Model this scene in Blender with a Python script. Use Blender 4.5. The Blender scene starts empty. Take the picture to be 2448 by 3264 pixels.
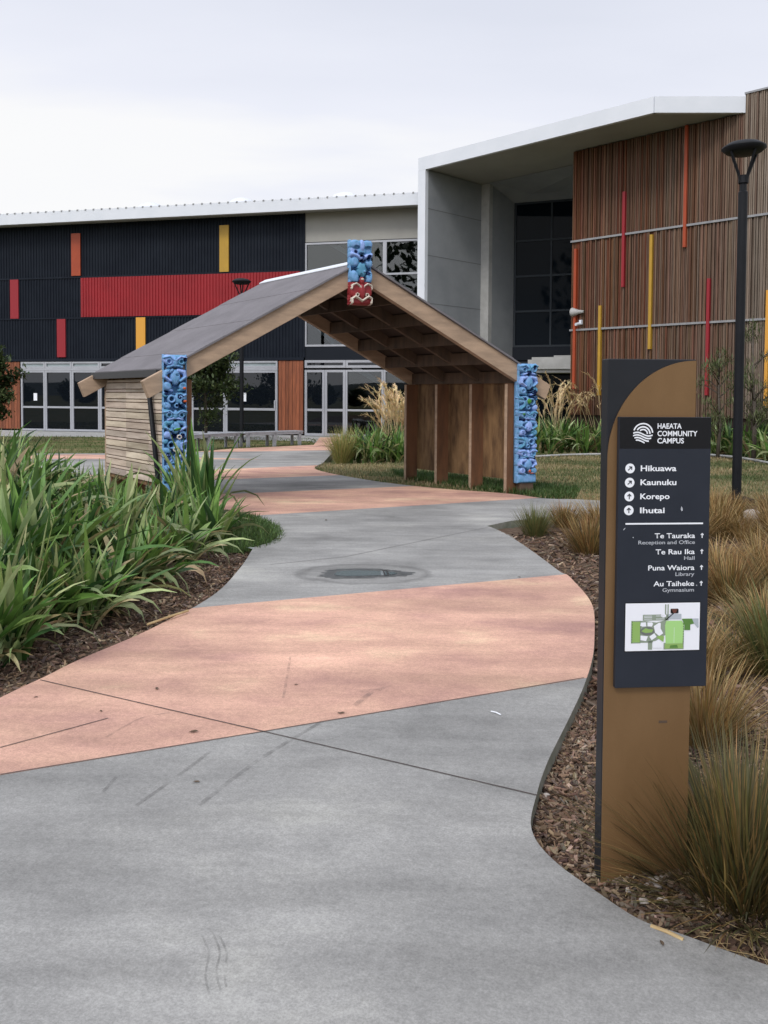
import bpy, bmesh, math, random
import numpy as np
from mathutils import Matrix, Vector
R = math.radians
random.seed(7); rng = np.random.default_rng(7)
scene = bpy.context.scene
COL = scene.collection

# ------------------------------------------------------------------ camera
F_PX, CX, CY, EYE = 2740.0, 1224.0, 1367.0, 1.55
PITCH, ROLL = 2.2, 0.006
cam_d = bpy.data.cameras.new('camera'); cam = bpy.data.objects.new('camera', cam_d)
COL.objects.link(cam); scene.camera = cam
cam_d.sensor_fit = 'VERTICAL'; cam_d.sensor_height = 36.0; cam_d.sensor_width = 27.0
cam_d.lens = F_PX/3264*36.0
cam_d.shift_y = -(1632-CY)/3264
cam_d.clip_start = 0.05; cam_d.clip_end = 3000
CAMR = Matrix.Rotation(R(90-PITCH), 3, 'X') @ Matrix.Rotation(ROLL, 3, 'Z')
cam.matrix_world = Matrix.Translation((0, 0, EYE)) @ CAMR.to_4x4()

# ------------------------------------------------------------------ sky and sun (overcast)
SUN_EL, SUN_AZ = R(46), R(208)      # azimuth from +Y, clockwise: behind the camera on the left
SUN_DIR = Vector((math.sin(SUN_AZ)*math.cos(SUN_EL), math.cos(SUN_AZ)*math.cos(SUN_EL), math.sin(SUN_EL)))
world = bpy.data.worlds.new('World'); scene.world = world; world.use_nodes = True
def build_world():
    nt = world.node_tree; N = nt.nodes; L = nt.links; N.clear()
    out = N.new('ShaderNodeOutputWorld'); bg = N.new('ShaderNodeBackground')
    bg.inputs['Strength'].default_value = 0.1
    sky = N.new('ShaderNodeTexSky'); sky.sky_type = 'NISHITA'; sky.sun_disc = False
    sky.sun_elevation = SUN_EL; sky.sun_rotation = SUN_AZ
    tc = N.new('ShaderNodeTexCoord')
    sep = N.new('ShaderNodeSeparateXYZ'); L.new(tc.outputs['Generated'], sep.inputs[0])
    zz = N.new('ShaderNodeMath'); zz.operation = 'ADD'; zz.inputs[1].default_value = 0.12; L.new(sep.outputs[2], zz.inputs[0])
    mx = N.new('ShaderNodeMath'); mx.operation = 'MAXIMUM'; mx.inputs[1].default_value = 0.08; L.new(zz.outputs[0], mx.inputs[0])
    dx = N.new('ShaderNodeMath'); dx.operation = 'DIVIDE'; L.new(sep.outputs[0], dx.inputs[0]); L.new(mx.outputs[0], dx.inputs[1])
    dy = N.new('ShaderNodeMath'); dy.operation = 'DIVIDE'; L.new(sep.outputs[1], dy.inputs[0]); L.new(mx.outputs[0], dy.inputs[1])
    cmb = N.new('ShaderNodeCombineXYZ'); L.new(dx.outputs[0], cmb.inputs[0]); L.new(dy.outputs[0], cmb.inputs[1])
    mp = N.new('ShaderNodeMapping'); mp.inputs['Scale'].default_value = (0.28, 0.62, 1); mp.inputs['Location'].default_value = (2.3, 0.35, 0.4)
    L.new(cmb.outputs[0], mp.inputs[0])
    no = N.new('ShaderNodeTexNoise'); no.inputs['Scale'].default_value = 1.5; no.inputs['Detail'].default_value = 5; no.inputs['Roughness'].default_value = 0.5
    L.new(mp.outputs[0], no.inputs['Vector'])
    # cloud deck: brighter gap low over the horizon, greyer sheet above
    nr = N.new('ShaderNodeMapRange'); nr.inputs[3].default_value = -0.10; nr.inputs[4].default_value = 0.40; L.new(no.outputs['Fac'], nr.inputs[0])
    el = N.new('ShaderNodeMath'); el.operation = 'ADD'; L.new(nr.outputs[0], el.inputs[0]); L.new(sep.outputs[2], el.inputs[1])
    rp = N.new('ShaderNodeValToRGB'); L.new(el.outputs[0], rp.inputs[0])
    e = rp.color_ramp.elements
    e[0].position = 0.17; e[0].color = (0.88, 0.90, 0.97, 1)
    e[1].position = 0.9; e[1].color = (0.80, 0.83, 0.93, 1)
    for pos, c in ((0.27, (0.92, 0.935, 0.99, 1)), (0.32, (1.0, 1.0, 1.0, 1)), (0.395, (0.99, 0.99, 1.0, 1)), (0.45, (0.88, 0.90, 0.985, 1)), (0.51, (0.83, 0.855, 0.95, 1)), (0.57, (0.77, 0.80, 0.90, 1)), (0.64, (0.75, 0.78, 0.885, 1))):
        k = e.new(pos); k.color = c
    mul = N.new('ShaderNodeVectorMath'); mul.operation = 'SCALE'
    L.new(rp.outputs[0], mul.inputs[0])
    dt = N.new('ShaderNodeVectorMath'); dt.operation = 'DOT_PRODUCT'; L.new(tc.outputs['Generated'], dt.inputs[0]); dt.inputs[1].default_value = tuple(SUN_DIR)   # cloud is thinner and brighter round the hidden sun
    dm = N.new('ShaderNodeMath'); dm.operation = 'MAXIMUM'; dm.inputs[1].default_value = 0; L.new(dt.outputs['Value'], dm.inputs[0])
    dp = N.new('ShaderNodeMath'); dp.operation = 'POWER'; dp.inputs[1].default_value = 2.0; L.new(dm.outputs[0], dp.inputs[0])
    dk = N.new('ShaderNodeMath'); dk.operation = 'MULTIPLY_ADD'; dk.inputs[1].default_value = 11.0; dk.inputs[2].default_value = 10.0; L.new(dp.outputs[0], dk.inputs[0])
    L.new(dk.outputs[0], mul.inputs['Scale'])
    mix = N.new('ShaderNodeMix'); mix.data_type = 'RGBA'; mix.inputs[0].default_value = 0.95
    L.new(sky.outputs[0], mix.inputs[6]); L.new(mul.outputs[0], mix.inputs[7])
    L.new(mix.outputs[2], bg.inputs['Color']); L.new(bg.outputs[0], out.inputs[0])
build_world()
sun_d = bpy.data.lights.new('sun', 'SUN'); sun_d.energy = 1.5; sun_d.angle = R(14); sun_d.color = (1.0, 0.95, 0.88)
sun = bpy.data.objects.new('sun', sun_d); COL.objects.link(sun)
sun.rotation_euler = SUN_DIR.to_track_quat('Z', 'Y').to_euler()
scene.view_settings.view_transform = 'Standard'; scene.view_settings.look = 'None'
scene.view_settings.exposure = 0.0; scene.view_settings.gamma = 1.0; scene.view_settings.use_curve_mapping = False

# ------------------------------------------------------------------ survey helpers (photo measurements -> metres)
def ray(u, v):
    return (CAMR @ Vector(((u-CX)/F_PX, (CY-v)/F_PX, -1.0)))
def G(u, v, z=0.0):                     # a point on level ground
    d = ray(u, v); t = (z-EYE)/d.z
    return Vector((d.x*t, d.y*t, z))
class VP:                               # a vertical plane: origin, heading; s along, n towards the viewer, z up
    def __init__(s, p, deg):
        s.p = Vector((p[0], p[1])); a = R(deg)
        s.d = Vector((math.cos(a), math.sin(a))); s.n = Vector((math.sin(a), -math.cos(a)))
    def hit(s, u, v, n=0.0):
        r = ray(u, v); o = s.p + s.n*n
        k = o.dot(s.n)/(r.x*s.n.x+r.y*s.n.y)
        P = Vector((r.x*k, r.y*k)); return (P-s.p).dot(s.d), EYE+r.z*k
    def s_(s, u, v=1260, n=0.0): return s.hit(u, v, n)[0]
    def z_(s, u, v, n=0.0): return s.hit(u, v, n)[1]
    def P(s, a, n, z):
        q = s.p + s.d*a + s.n*n; return Vector((q.x, q.y, z))

# ------------------------------------------------------------------ mesh helpers
class MB:
    def __init__(s): s.v = []; s.f = []; s.m = []; s.c = []
    def add(s, vs, fs, m=0, c=None):
        b = len(s.v); s.v += [tuple(q) for q in vs]
        for f in fs:
            s.f.append(tuple(b+i for i in f)); s.m.append(m); s.c.append(c)
    def hexa(s, p, m=0, c=None):        # 8 points: bottom ring 0-3, top ring 4-7
        s.add(p, [(3, 2, 1, 0), (4, 5, 6, 7), (0, 1, 5, 4), (1, 2, 6, 5), (2, 3, 7, 6), (3, 0, 4, 7)], m, c)
    def box(s, x0, x1, y0, y1, z0, z1, m=0, c=None):
        s.hexa([(x0, y0, z0), (x1, y0, z0), (x1, y1, z0), (x0, y1, z0), (x0, y0, z1), (x1, y0, z1), (x1, y1, z1), (x0, y1, z1)], m, c)
    def pbox(s, pl, a0, a1, n0, n1, z0, z1, m=0, c=None):
        P = pl.P
        s.hexa([P(a0, n1, z0), P(a1, n1, z0), P(a1, n0, z0), P(a0, n0, z0), P(a0, n1, z1), P(a1, n1, z1), P(a1, n0, z1), P(a0, n0, z1)], m, c)
    def prism(s, pts, off, m=0, c=None):  # polygon + extrusion vector
        n = len(pts); off = Vector(off); a = [Vector(p) for p in pts]; b = [p+off for p in a]
        s.add(a+b, [tuple(range(n-1, -1, -1)), tuple(range(n, 2*n))]+[(i, (i+1) % n, n+(i+1) % n, n+i) for i in range(n)], m, c)
    def tube(s, pts, r, k=8, m=0, c=None, cap=True):
        pts = [Vector(p) for p in pts]; rs = r if isinstance(r, (list, tuple)) else [r]*len(pts)
        vs = []; up = None
        for i, p in enumerate(pts):
            t = (pts[min(i+1, len(pts)-1)]-pts[max(i-1, 0)]).normalized()
            if up is None:
                up = Vector((0, 0, 1)) if abs(t.z) < .9 else Vector((1, 0, 0))
            x = t.cross(up).normalized(); y = x.cross(t).normalized(); up = y
            for j in range(k):
                a = 2*math.pi*j/k; vs.append(p+(x*math.cos(a)+y*math.sin(a))*rs[i])
        fs = [(i*k+j, i*k+(j+1) % k, (i+1)*k+(j+1) % k, (i+1)*k+j) for i in range(len(pts)-1) for j in range(k)]
        if cap: fs += [tuple(range(k-1, -1, -1)), tuple((len(pts)-1)*k+j for j in range(k))]
        s.add(vs, fs, m, c)
    def lathe(s, prof, c0, k=24, m=0, c=None):  # profile (r, z)
        vs = []; c0 = Vector(c0)
        for r, z in prof:
            for j in range(k):
                a = 2*math.pi*j/k; vs.append(c0+Vector((r*math.cos(a), r*math.sin(a), z)))
        s.add(vs, [(i*k+j, i*k+(j+1) % k, (i+1)*k+(j+1) % k, (i+1)*k+j) for i in range(len(prof)-1) for j in range(k)], m, c)
    def build(s, name, mats, parent=None, loc=None, smooth=False, bevel=0.0):
        me = bpy.data.meshes.new(name)
        o = Vector(loc) if loc is not None else (parent_origin(parent) if parent else Vector((0, 0, 0)))
        me.from_pydata([(q[0]-o.x, q[1]-o.y, q[2]-o.z) for q in s.v], [], s.f)
        if not isinstance(mats, (list, tuple)): mats = [mats]
        for m in mats: me.materials.append(m)
        if len(mats) > 1: me.polygons.foreach_set('material_index', s.m)
        if any(c is not None for c in s.c):
            at = me.color_attributes.new('Col', 'FLOAT_COLOR', 'CORNER')
            arr = []
            for f, c in zip(s.f, s.c):
                c = c or (1, 1, 1); arr += [c[0], c[1], c[2], 1.0]*len(f)
            at.data.foreach_set('color', arr)
        if smooth: me.polygons.foreach_set('use_smooth', [True]*len(s.f))
        me.update()
        ob = bpy.data.objects.new(name, me); COL.objects.link(ob)
        if parent: ob.parent = parent
        elif loc is not None: ob.location = loc
        if bevel:
            b = ob.modifiers.new('bevel', 'BEVEL'); b.width = bevel; b.segments = 2; b.limit_method = 'ANGLE'
        return ob
def parent_origin(p):
    o = Vector((0, 0, 0))
    while p: o += p.location; p = p.parent
    return o
def tag(o, label=None, cat=None, group=None, kind=None):
    if label: o['label'] = label
    if cat: o['category'] = cat
    if group: o['group'] = group
    if kind: o['kind'] = kind
    return o
def thing(name, label, cat, loc, group=None):
    o = bpy.data.objects.new(name, None); COL.objects.link(o); o.location = loc; o.empty_display_size = .2
    return tag(o, label, cat, group)
def copy_thing(o, parent=None):
    c = o.copy(); COL.objects.link(c)
    if parent: c.parent = parent
    for ch in list(o.children): copy_thing(ch, c)
    return c

# ------------------------------------------------------------------ materials
MATS = {}
def mat(name, c1, c2=None, nscale=4.0, stretch=(1, 1, 1), rough=.7, spec=.35, metal=0.0, bump=0.0, bscale=60.0, attr=False, lo=.35, hi=.65, detail=6, grain=0.0, gscale=150.0, coat=0.0):
    m = bpy.data.materials.new(name); m.use_nodes = True; MATS[name] = m
    nt = m.node_tree; N = nt.nodes; L = nt.links; b = N['Principled BSDF']
    b.inputs['Roughness'].default_value = rough; b.inputs['Metallic'].default_value = metal
    b.inputs['Specular IOR Level'].default_value = spec; b.inputs['Coat Weight'].default_value = coat
    tc = N.new('ShaderNodeTexCoord'); mp = N.new('ShaderNodeMapping'); mp.inputs['Scale'].default_value = stretch
    L.new(tc.outputs['Object'], mp.inputs[0])
    rgb = N.new('ShaderNodeRGB'); rgb.outputs[0].default_value = (*c1, 1); col = rgb.outputs[0]
    if c2:
        no = N.new('ShaderNodeTexNoise'); no.inputs['Scale'].default_value = nscale; no.inputs['Detail'].default_value = detail; no.inputs['Roughness'].default_value = .6
        L.new(mp.outputs[0], no.inputs['Vector'])
        mr = N.new('ShaderNodeMapRange'); mr.inputs[1].default_value = lo; mr.inputs[2].default_value = hi; L.new(no.outputs['Fac'], mr.inputs[0])
        mx = N.new('ShaderNodeMix'); mx.data_type = 'RGBA'; mx.inputs[6].default_value = (*c1, 1); mx.inputs[7].default_value = (*c2, 1)
        L.new(mr.outputs[0], mx.inputs[0]); col = mx.outputs[2]
    if attr:
        at = N.new('ShaderNodeAttribute'); at.attribute_name = 'Col'
        mu = N.new('ShaderNodeMix'); mu.data_type = 'RGBA'; mu.blend_type = 'MULTIPLY'; mu.inputs[0].default_value = 1
        L.new(col, mu.inputs[6]); L.new(at.outputs['Color'], mu.inputs[7]); col = mu.outputs[2]
    if grain:
        g = N.new('ShaderNodeTexNoise'); g.inputs['Scale'].default_value = gscale; g.inputs['Detail'].default_value = 3; L.new(tc.outputs['Object'], g.inputs['Vector'])
        gm = N.new('ShaderNodeMapRange'); gm.inputs[1].default_value = .3; gm.inputs[2].default_value = .7; gm.inputs[3].default_value = 1-grain; gm.inputs[4].default_value = 1+grain
        L.new(g.outputs['Fac'], gm.inputs[0])
        vm = N.new('ShaderNodeVectorMath'); vm.operation = 'SCALE'; L.new(col, vm.inputs[0]); L.new(gm.outputs[0], vm.inputs['Scale']); col = vm.outputs[0]
    L.new(col, b.inputs['Base Color'])
    if bump:
        bn = N.new('ShaderNodeTexNoise'); bn.inputs['Scale'].default_value = bscale; bn.inputs['Detail'].default_value = 4; L.new(mp.outputs[0], bn.inputs['Vector'])
        bp = N.new('ShaderNodeBump'); bp.inputs['Strength'].default_value = bump; bp.inputs['Distance'].default_value = .02
        L.new(bn.outputs['Fac'], bp.inputs['Height']); L.new(bp.outputs[0], b.inputs['Normal'])
    return m

def mat_leaf(name, rough=.45, trans=.25, nscale=25.0):   # leaf colours come per leaf from the mesh
    m = bpy.data.materials.new(name); m.use_nodes = True
    nt = m.node_tree; N = nt.nodes; L = nt.links; b = N['Principled BSDF']; out = N['Material Output']
    at = N.new('ShaderNodeAttribute'); at.attribute_name = 'Col'
    no = N.new('ShaderNodeTexNoise'); no.inputs['Scale'].default_value = nscale; tc = N.new('ShaderNodeTexCoord'); L.new(tc.outputs['Object'], no.inputs['Vector'])
    mr = N.new('ShaderNodeMapRange'); mr.inputs[3].default_value = .7; mr.inputs[4].default_value = 1.3; L.new(no.outputs['Fac'], mr.inputs[0])
    vm = N.new('ShaderNodeVectorMath'); vm.operation = 'SCALE'; L.new(at.outputs['Color'], vm.inputs[0]); L.new(mr.outputs[0], vm.inputs['Scale'])
    L.new(vm.outputs[0], b.inputs['Base Color']); b.inputs['Roughness'].default_value = rough; b.inputs['Specular IOR Level'].default_value = .4
    tr = N.new('ShaderNodeBsdfTranslucent'); L.new(vm.outputs[0], tr.inputs[0])
    ms = N.new('ShaderNodeMixShader'); ms.inputs[0].default_value = trans
    L.new(b.outputs[0], ms.inputs[1]); L.new(tr.outputs[0], ms.inputs[2]); L.new(ms.outputs[0], out.inputs[0])
    return m

def mat_path(name, cols, joints=False):
    m = bpy.data.materials.new(name); m.use_nodes = True
    nt = m.node_tree; N = nt.nodes; L = nt.links; b = N['Principled BSDF']
    tc = N.new('ShaderNodeTexCoord')
    def noise(s, d=5, r=.6, st=(1, 1, 1)):
        mp = N.new('ShaderNodeMapping'); mp.inputs['Scale'].default_value = st; mp.inputs['Rotation'].default_value = (0, 0, R(20)); L.new(tc.outputs['Object'], mp.inputs[0])
        n = N.new('ShaderNodeTexNoise'); n.inputs['Scale'].default_value = s; n.inputs['Detail'].default_value = d; n.inputs['Roughness'].default_value = r; L.new(mp.outputs[0], n.inputs['Vector']); return n.outputs['Fac']
    rp = N.new('ShaderNodeValToRGB'); L.new(noise(1.1, 8, .62, (.8, 1.15, 1)), rp.inputs[0])
    e = rp.color_ramp.elements; e[0].position = .34; e[0].color = (*cols[0], 1); e[1].position = .68; e[1].color = (*cols[-1], 1)
    for i, c in enumerate(cols[1:-1]):
        k = e.new(.34+.34*(i+1)/(len(cols)-1)); k.color = (*c, 1)
    col = rp.outputs[0]
    def mulby(col, fac, a, c, lo, hi):
        mr = N.new('ShaderNodeMapRange'); mr.inputs[1].default_value = a; mr.inputs[2].default_value = c; mr.inputs[3].default_value = lo; mr.inputs[4].default_value = hi; L.new(fac, mr.inputs[0])
        v = N.new('ShaderNodeVectorMath'); v.operation = 'SCALE'; L.new(col, v.inputs[0]); L.new(mr.outputs[0], v.inputs['Scale']); return v.outputs[0]
    col = mulby(col, noise(120, 3, .75), .36, .64, .85, 1.15)
    col = mulby(col, noise(38, 4, .7), .38, .62, .91, 1.09)
    col = mulby(col, noise(6.5, 6, .7), .3, .7, .93, 1.07)
    col = mulby(col, noise(.5, 4, .55), .35, .65, .82, 1.12)
    col = mulby(col, noise(.9, 8, .7, (.3, 2.4, 1)), .42, .62, .9, 1.10)
    col = mulby(col, noise(2.2, 7, .65, (.45, 1.7, 1)), .35, .68, .9, 1.12)
    col = mulby(col, noise(420, 2, .5), .25, .75, .92, 1.08)
    if joints:                           # damp ring left round the drain, and a faint old tide line
        g = N.new('ShaderNodeMapping'); g.inputs['Location'].default_value = (-DRAIN.x, -DRAIN.y, 0); L.new(tc.outputs['Object'], g.inputs[0])
        g2 = N.new('ShaderNodeMapping'); g2.inputs['Rotation'].default_value = (0, 0, R(-6)); g2.inputs['Scale'].default_value = (1/.72, 1/.52, 0); L.new(g.outputs[0], g2.inputs[0])
        nz = N.new('ShaderNodeTexNoise'); nz.inputs['Scale'].default_value = 5; L.new(tc.outputs['Object'], nz.inputs['Vector'])
        ln = N.new('ShaderNodeVectorMath'); ln.operation = 'LENGTH'; L.new(g2.outputs[0], ln.inputs[0])
        ad = N.new('ShaderNodeMath'); ad.operation = 'MULTIPLY_ADD'; ad.inputs[1].default_value = .25; L.new(nz.outputs['Fac'], ad.inputs[0]); L.new(ln.outputs['Value'], ad.inputs[2])
        r2 = N.new('ShaderNodeValToRGB'); L.new(ad.outputs[0], r2.inputs[0]); e = r2.color_ramp.elements
        e[0].position = 0; e[0].color = (.62,)*3+(1,); e[1].position = 1.0; e[1].color = (1,)*3+(1,)
        for p, c in ((.5, .7), (.62, .86), (.8, .86), (.88, .66), (.93, .75)):
            k = e.new(p); k.color = (c, c, c, 1)
        mm = N.new('ShaderNodeMix'); mm.data_type = 'RGBA'; mm.blend_type = 'MULTIPLY'; mm.inputs[0].default_value = 1
        L.new(col, mm.inputs[6]); L.new(r2.outputs[0], mm.inputs[7]); col = mm.outputs[2]
    L.new(col, b.inputs['Base Color']); b.inputs['Roughness'].default_value = .75; b.inputs['Specular IOR Level'].default_value = .3
    bp = N.new('ShaderNodeBump'); bp.inputs['Strength'].default_value = .12; bp.inputs['Distance'].default_value = .004; L.new(noise(220, 4), bp.inputs['Height']); L.new(bp.outputs[0], b.inputs['Normal'])
    return m

DRAIN = G(1160, 1828)
M_grey = mat_path('exposed grey concrete', [(.215, .213, .204), (.275, .272, .261), (.31, .306, .292), (.385, .38, .354)], True)
M_pink = mat_path('pink tinted concrete', [(.42, .24, .20), (.54, .32, .245), (.61, .375, .275), (.73, .52, .35)])
M_edge = mat('concrete edge', (.27, .27, .23), (.17, .18, .13), nscale=8)
M_terrace = mat('terrace concrete', (.42, .42, .41), (.34, .34, .33), nscale=3)
M_grass = mat('lawn turf', (.065, .095, .03), (.20, .165, .085), nscale=1.0, stretch=(.6, 1.5, 1), rough=.95, spec=.1, bump=.5, bscale=40, grain=.25, gscale=60)
M_mulch = mat('bark mulch soil', (.085, .055, .04), (.15, .11, .08), nscale=14, rough=.95, spec=.1, bump=.8, bscale=60, grain=.3, gscale=120)
M_chip = mat('bark chip', (.9, .9, .9), (1, 1, 1), attr=True, rough=.9, spec=.15)
M_blade = mat_leaf('grass blade', .6, .3, 8)
M_flax = mat_leaf('strap leaf', .42, .2, 18)
M_tuss = mat_leaf('tussock blade', .6, .25, 20)
M_plume = mat_leaf('toetoe plume', .8, .35, 20)
M_fol = mat_leaf('tree leaf', .6, .25, 10)
M_bark = mat('tree bark', (.07, .055, .045), (.13, .11, .09), nscale=12, stretch=(1, 1, .2), rough=.9)
M_white = mat('white painted steel', (.68, .705, .75), (.64, .67, .715), nscale=1.5, rough=.45)
M_soffit = mat('soffit board', (.33, .325, .30), (.29, .285, .265), nscale=.8, rough=.7)
M_clad = mat('blue black ribbed steel', (.008, .011, .018), (.012, .016, .024), nscale=1.2, rough=.6, spec=.12)
M_red = mat('red ribbed steel', (.30, .012, .018), (.25, .010, .015), nscale=1.0, rough=.45)
M_crim = mat('crimson panel', (.27, .014, .022), rough=.45)
M_orange = mat('burnt orange panel', (.36, .06, .018), (.31, .05, .016), nscale=2, rough=.45)
M_ochre = mat('ochre panel', (.46, .27, .03), (.40, .235, .03), nscale=2, rough=.45)
M_amber = mat('amber panel', (.66, .32, .045), rough=.45)
M_rail = mat('galvanised rail', (.30, .30, .30), (.24, .24, .25), nscale=6, rough=.45, metal=.4)
M_cedar = mat('red cedar boards', (.30, .095, .04), (.16, .05, .025), nscale=3, stretch=(9, 9, .5), rough=.6, attr=True)
M_batten = mat('weathered timber batten', (1, 1, 1), (.66, .63, .60), nscale=3, stretch=(6, 6, .4), rough=.8, attr=True, spec=.2)
M_backing = mat('dark wall backing', (.035, .022, .017), rough=.9)
M_alum = mat('grey aluminium frame', (.40, .41, .44), (.36, .37, .40), nscale=2, rough=.4, metal=.25)
M_dkalum = mat('dark grey aluminium', (.03, .037, .045), rough=.6, spec=.2)
M_slate = mat('dark spandrel', (.010, .013, .019), rough=.6, spec=.15)
M_glass = mat('dark window glass', (.005, .007, .010), rough=.012, spec=.5)
def mat_glazing(name, tint):
    m = bpy.data.materials.new(name); m.use_nodes = True; nt = m.node_tree; N = nt.nodes; L = nt.links; N.remove(N['Principled BSDF'])
    t = N.new('ShaderNodeBsdfTransparent'); t.inputs[0].default_value = (*tint, 1); g = N.new('ShaderNodeBsdfGlossy'); g.inputs['Roughness'].default_value = .012
    f = N.new('ShaderNodeFresnel'); f.inputs[0].default_value = 1.75; x = N.new('ShaderNodeMixShader'); L.new(f.outputs[0], x.inputs[0]); L.new(t.outputs[0], x.inputs[1]); L.new(g.outputs[0], x.inputs[2]); L.new(x.outputs[0], N['Material Output'].inputs[0]); return m
M_glassu = mat_glazing('upper window glass', (.50, .55, .56))
M_glass2 = mat('shaded window glass', (.004, .007, .011), rough=.03, spec=.045)
M_palegl = mat('pale fanlight glass with sky tint', (.30, .35, .36), (.24, .29, .30), nscale=1.5, rough=.1, spec=.6)  # pale colour paints the sky reflected in the translucent panes
M_conc = mat('precast concrete panel', (.275, .29, .305), (.225, .24, .255), nscale=.9, rough=.8)
M_concj = mat('panel joint', (.16, .165, .175), rough=.9)
M_roofg = mat('grey roof membrane', (.175, .165, .175), (.14, .132, .14), nscale=2.2, rough=.85, grain=.12, gscale=60)
M_pine = mat('weathered pine', (.43, .305, .21), (.30, .215, .15), nscale=2.2, stretch=(1.2, 1.2, 5), rough=.75, grain=.08)
M_pineg = mat('silvered pine slats', (.60, .51, .42), (.40, .325, .26), nscale=1.6, stretch=(1, 1, 9), rough=.8, attr=True)
M_pinew = mat('treated pine stud', (.17, .078, .036), (.10, .048, .024), nscale=2.4, stretch=(3, 3, .6), rough=.8)
M_pined = mat('treated pine framing', (.115, .075, .05), (.07, .048, .034), nscale=2.4, stretch=(3, 3, .6), rough=.8)
M_lining = mat('dark roof lining', (.05, .034, .025), (.035, .024, .018), nscale=3, rough=.85)
M_ply = mat('stained plywood lining', (.25, .15, .07), (.075, .04, .02), nscale=2.6, stretch=(2.5, 2.5, .6), rough=.8)
M_black = mat('black powder coat', (.007, .008, .010), (.010, .011, .014), nscale=3, rough=.5, spec=.2)
M_gutter = mat('dark gutter', (.03, .03, .032), rough=.5)
M_signb = mat('sign charcoal', (.011, .0125, .016), (.014, .0155, .020), nscale=5, rough=.5, spec=.3)
M_panel = mat('sign slate panel', (.017, .021, .031), (.021, .025, .036), nscale=8, rough=.45, spec=.3)
M_header = mat('sign header black', (.006, .006, .008), rough=.35)
M_bronze = mat('bronze sign face', (.235, .138, .064), (.19, .108, .047), nscale=3, stretch=(1, 1, .4), rough=.36, metal=.35, spec=.4, grain=.05, gscale=400)
M_print = mat('white print', (.80, .82, .86), rough=.5)
M_printg = mat('grey print', (.42, .44, .48), rough=.5)
M_blue = mat('carved blue paint', (.105, .28, .46), (.19, .345, .62), nscale=18, rough=.6, spec=.25, lo=.38, hi=.62)
M_bred = mat('carved red paint', (.30, .03, .035), (.22, .02, .025), nscale=12, rough=.5)
M_bwhite = mat('carved white paint', (.62, .56, .48), rough=.6)
M_bgreen = mat('carved green paint', (.06, .22, .03), rough=.55)
M_borange = mat('carved orange paint', (.55, .10, .02), rough=.55)
M_bench = mat('bench grey timber', (.33, .34, .36), (.25, .26, .28), nscale=3, stretch=(1, 4, 4), rough=.7)
M_stone = mat('pale stone', (.46, .41, .37), (.34, .30, .27), nscale=6, rough=.9, bump=.5, bscale=12)
M_water = mat('puddle water with sky tint', (.12, .15, .155), rough=.04, spec=.9)  # grey-blue base colour stands in for the sky's reflection
M_wet = mat('wet concrete', (.07, .075, .075), (.13, .135, .135), nscale=14, rough=.35)
M_iron = mat('cast iron', (.06, .06, .06), rough=.6, metal=.5)
M_hill = mat('distant hill', (.07, .085, .09), (.05, .065, .06), nscale=.02, rough=1)
M_straw = mat('dry straw', (.50, .38, .20), (.40, .28, .14), nscale=12, rough=.85)
M_leafd = mat('dry leaf', (.10, .07, .045), rough=.85)

# ------------------------------------------------------------------ ground, path and beds
def pip(poly, X, Y):
    ins = np.zeros(X.shape, bool); n = len(poly)
    for i in range(n):
        x0, y0 = poly[i]; x1, y1 = poly[(i+1) % n]
        c = ((y0 > Y) != (y1 > Y))
        with np.errstate(divide='ignore', invalid='ignore'):
            xi = (x1-x0)*(Y-y0)/((y1-y0) if y1 != y0 else 1e-9)+x0
        ins ^= c & (X < xi)
    return ins
def pdist(poly, X, Y, closed=True):
    D = np.full(X.shape, 1e9); n = len(poly)
    for i in range(n if closed else n-1):
        x0, y0 = poly[i]; x1, y1 = poly[(i+1) % n]; dx, dy = x1-x0, y1-y0; l = dx*dx+dy*dy+1e-12
        t = np.clip(((X-x0)*dx+(Y-y0)*dy)/l, 0, 1); D = np.minimum(D, np.hypot(X-x0-t*dx, Y-y0-t*dy))
    return D
def smooth_line(pts, k=5):              # Catmull-Rom through surveyed points
    P = [Vector(p) for p in pts]; out = []
    for i in range(len(P)-1):
        a, b, c, d = P[max(i-1, 0)], P[i], P[i+1], P[min(i+2, len(P)-1)]
        for j in range(k):
            t = j/k; out.append(.5*((2*b)+(c-a)*t+(2*a-5*b+4*c-d)*t*t+(3*b-a-3*c+d)*t**3))
    out.append(P[-1]); return out
def g2(u, v): p = G(u, v); return Vector((p.x, p.y))
left_px = [(-900, 2720), (-300, 2385), (0, 2224), (148, 2154), (251, 2103), (443, 2022), (561, 1963), (634, 1926), (708, 1874), (767, 1808), (797, 1763), (806, 1742), (800, 1712), (770, 1660), (715, 1625), (640, 1605)]
right_px = [(1829, 1591), (1733, 1588), (1629, 1574), (1440, 1560), (1322, 1549), (1200, 1534), (1066, 1511), (1007, 1496), (1008, 1486), (1028, 1477)]
near_px = [(1553, 1676), (1593, 1692), (1652, 1726), (1726, 1778), (1785, 1822), (1808, 1832), (1829, 1852), (1874, 1903), (1893, 1948), (1895, 2022), (1889, 2095), (1862, 2184), (1815, 2287), (1756, 2405), (1726, 2479), (1709, 2538), (1694, 2597), (1694, 2641), (1719, 2693), (1785, 2759), (1889, 2833), (2036, 2929), (2184, 2981), (2448, 3077), (2900, 3225)]
LEFT = smooth_line([g2(*p) for p in left_px]); RIGHT = smooth_line([g2(*p) for p in right_px]); NEAR = smooth_line([g2(*p) for p in near_px])
far_left = [g2(600, 1592), g2(560, 1545), g2(400, 1522), g2(200, 1512), g2(0, 1508), g2(-700, 1500)]
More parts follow.
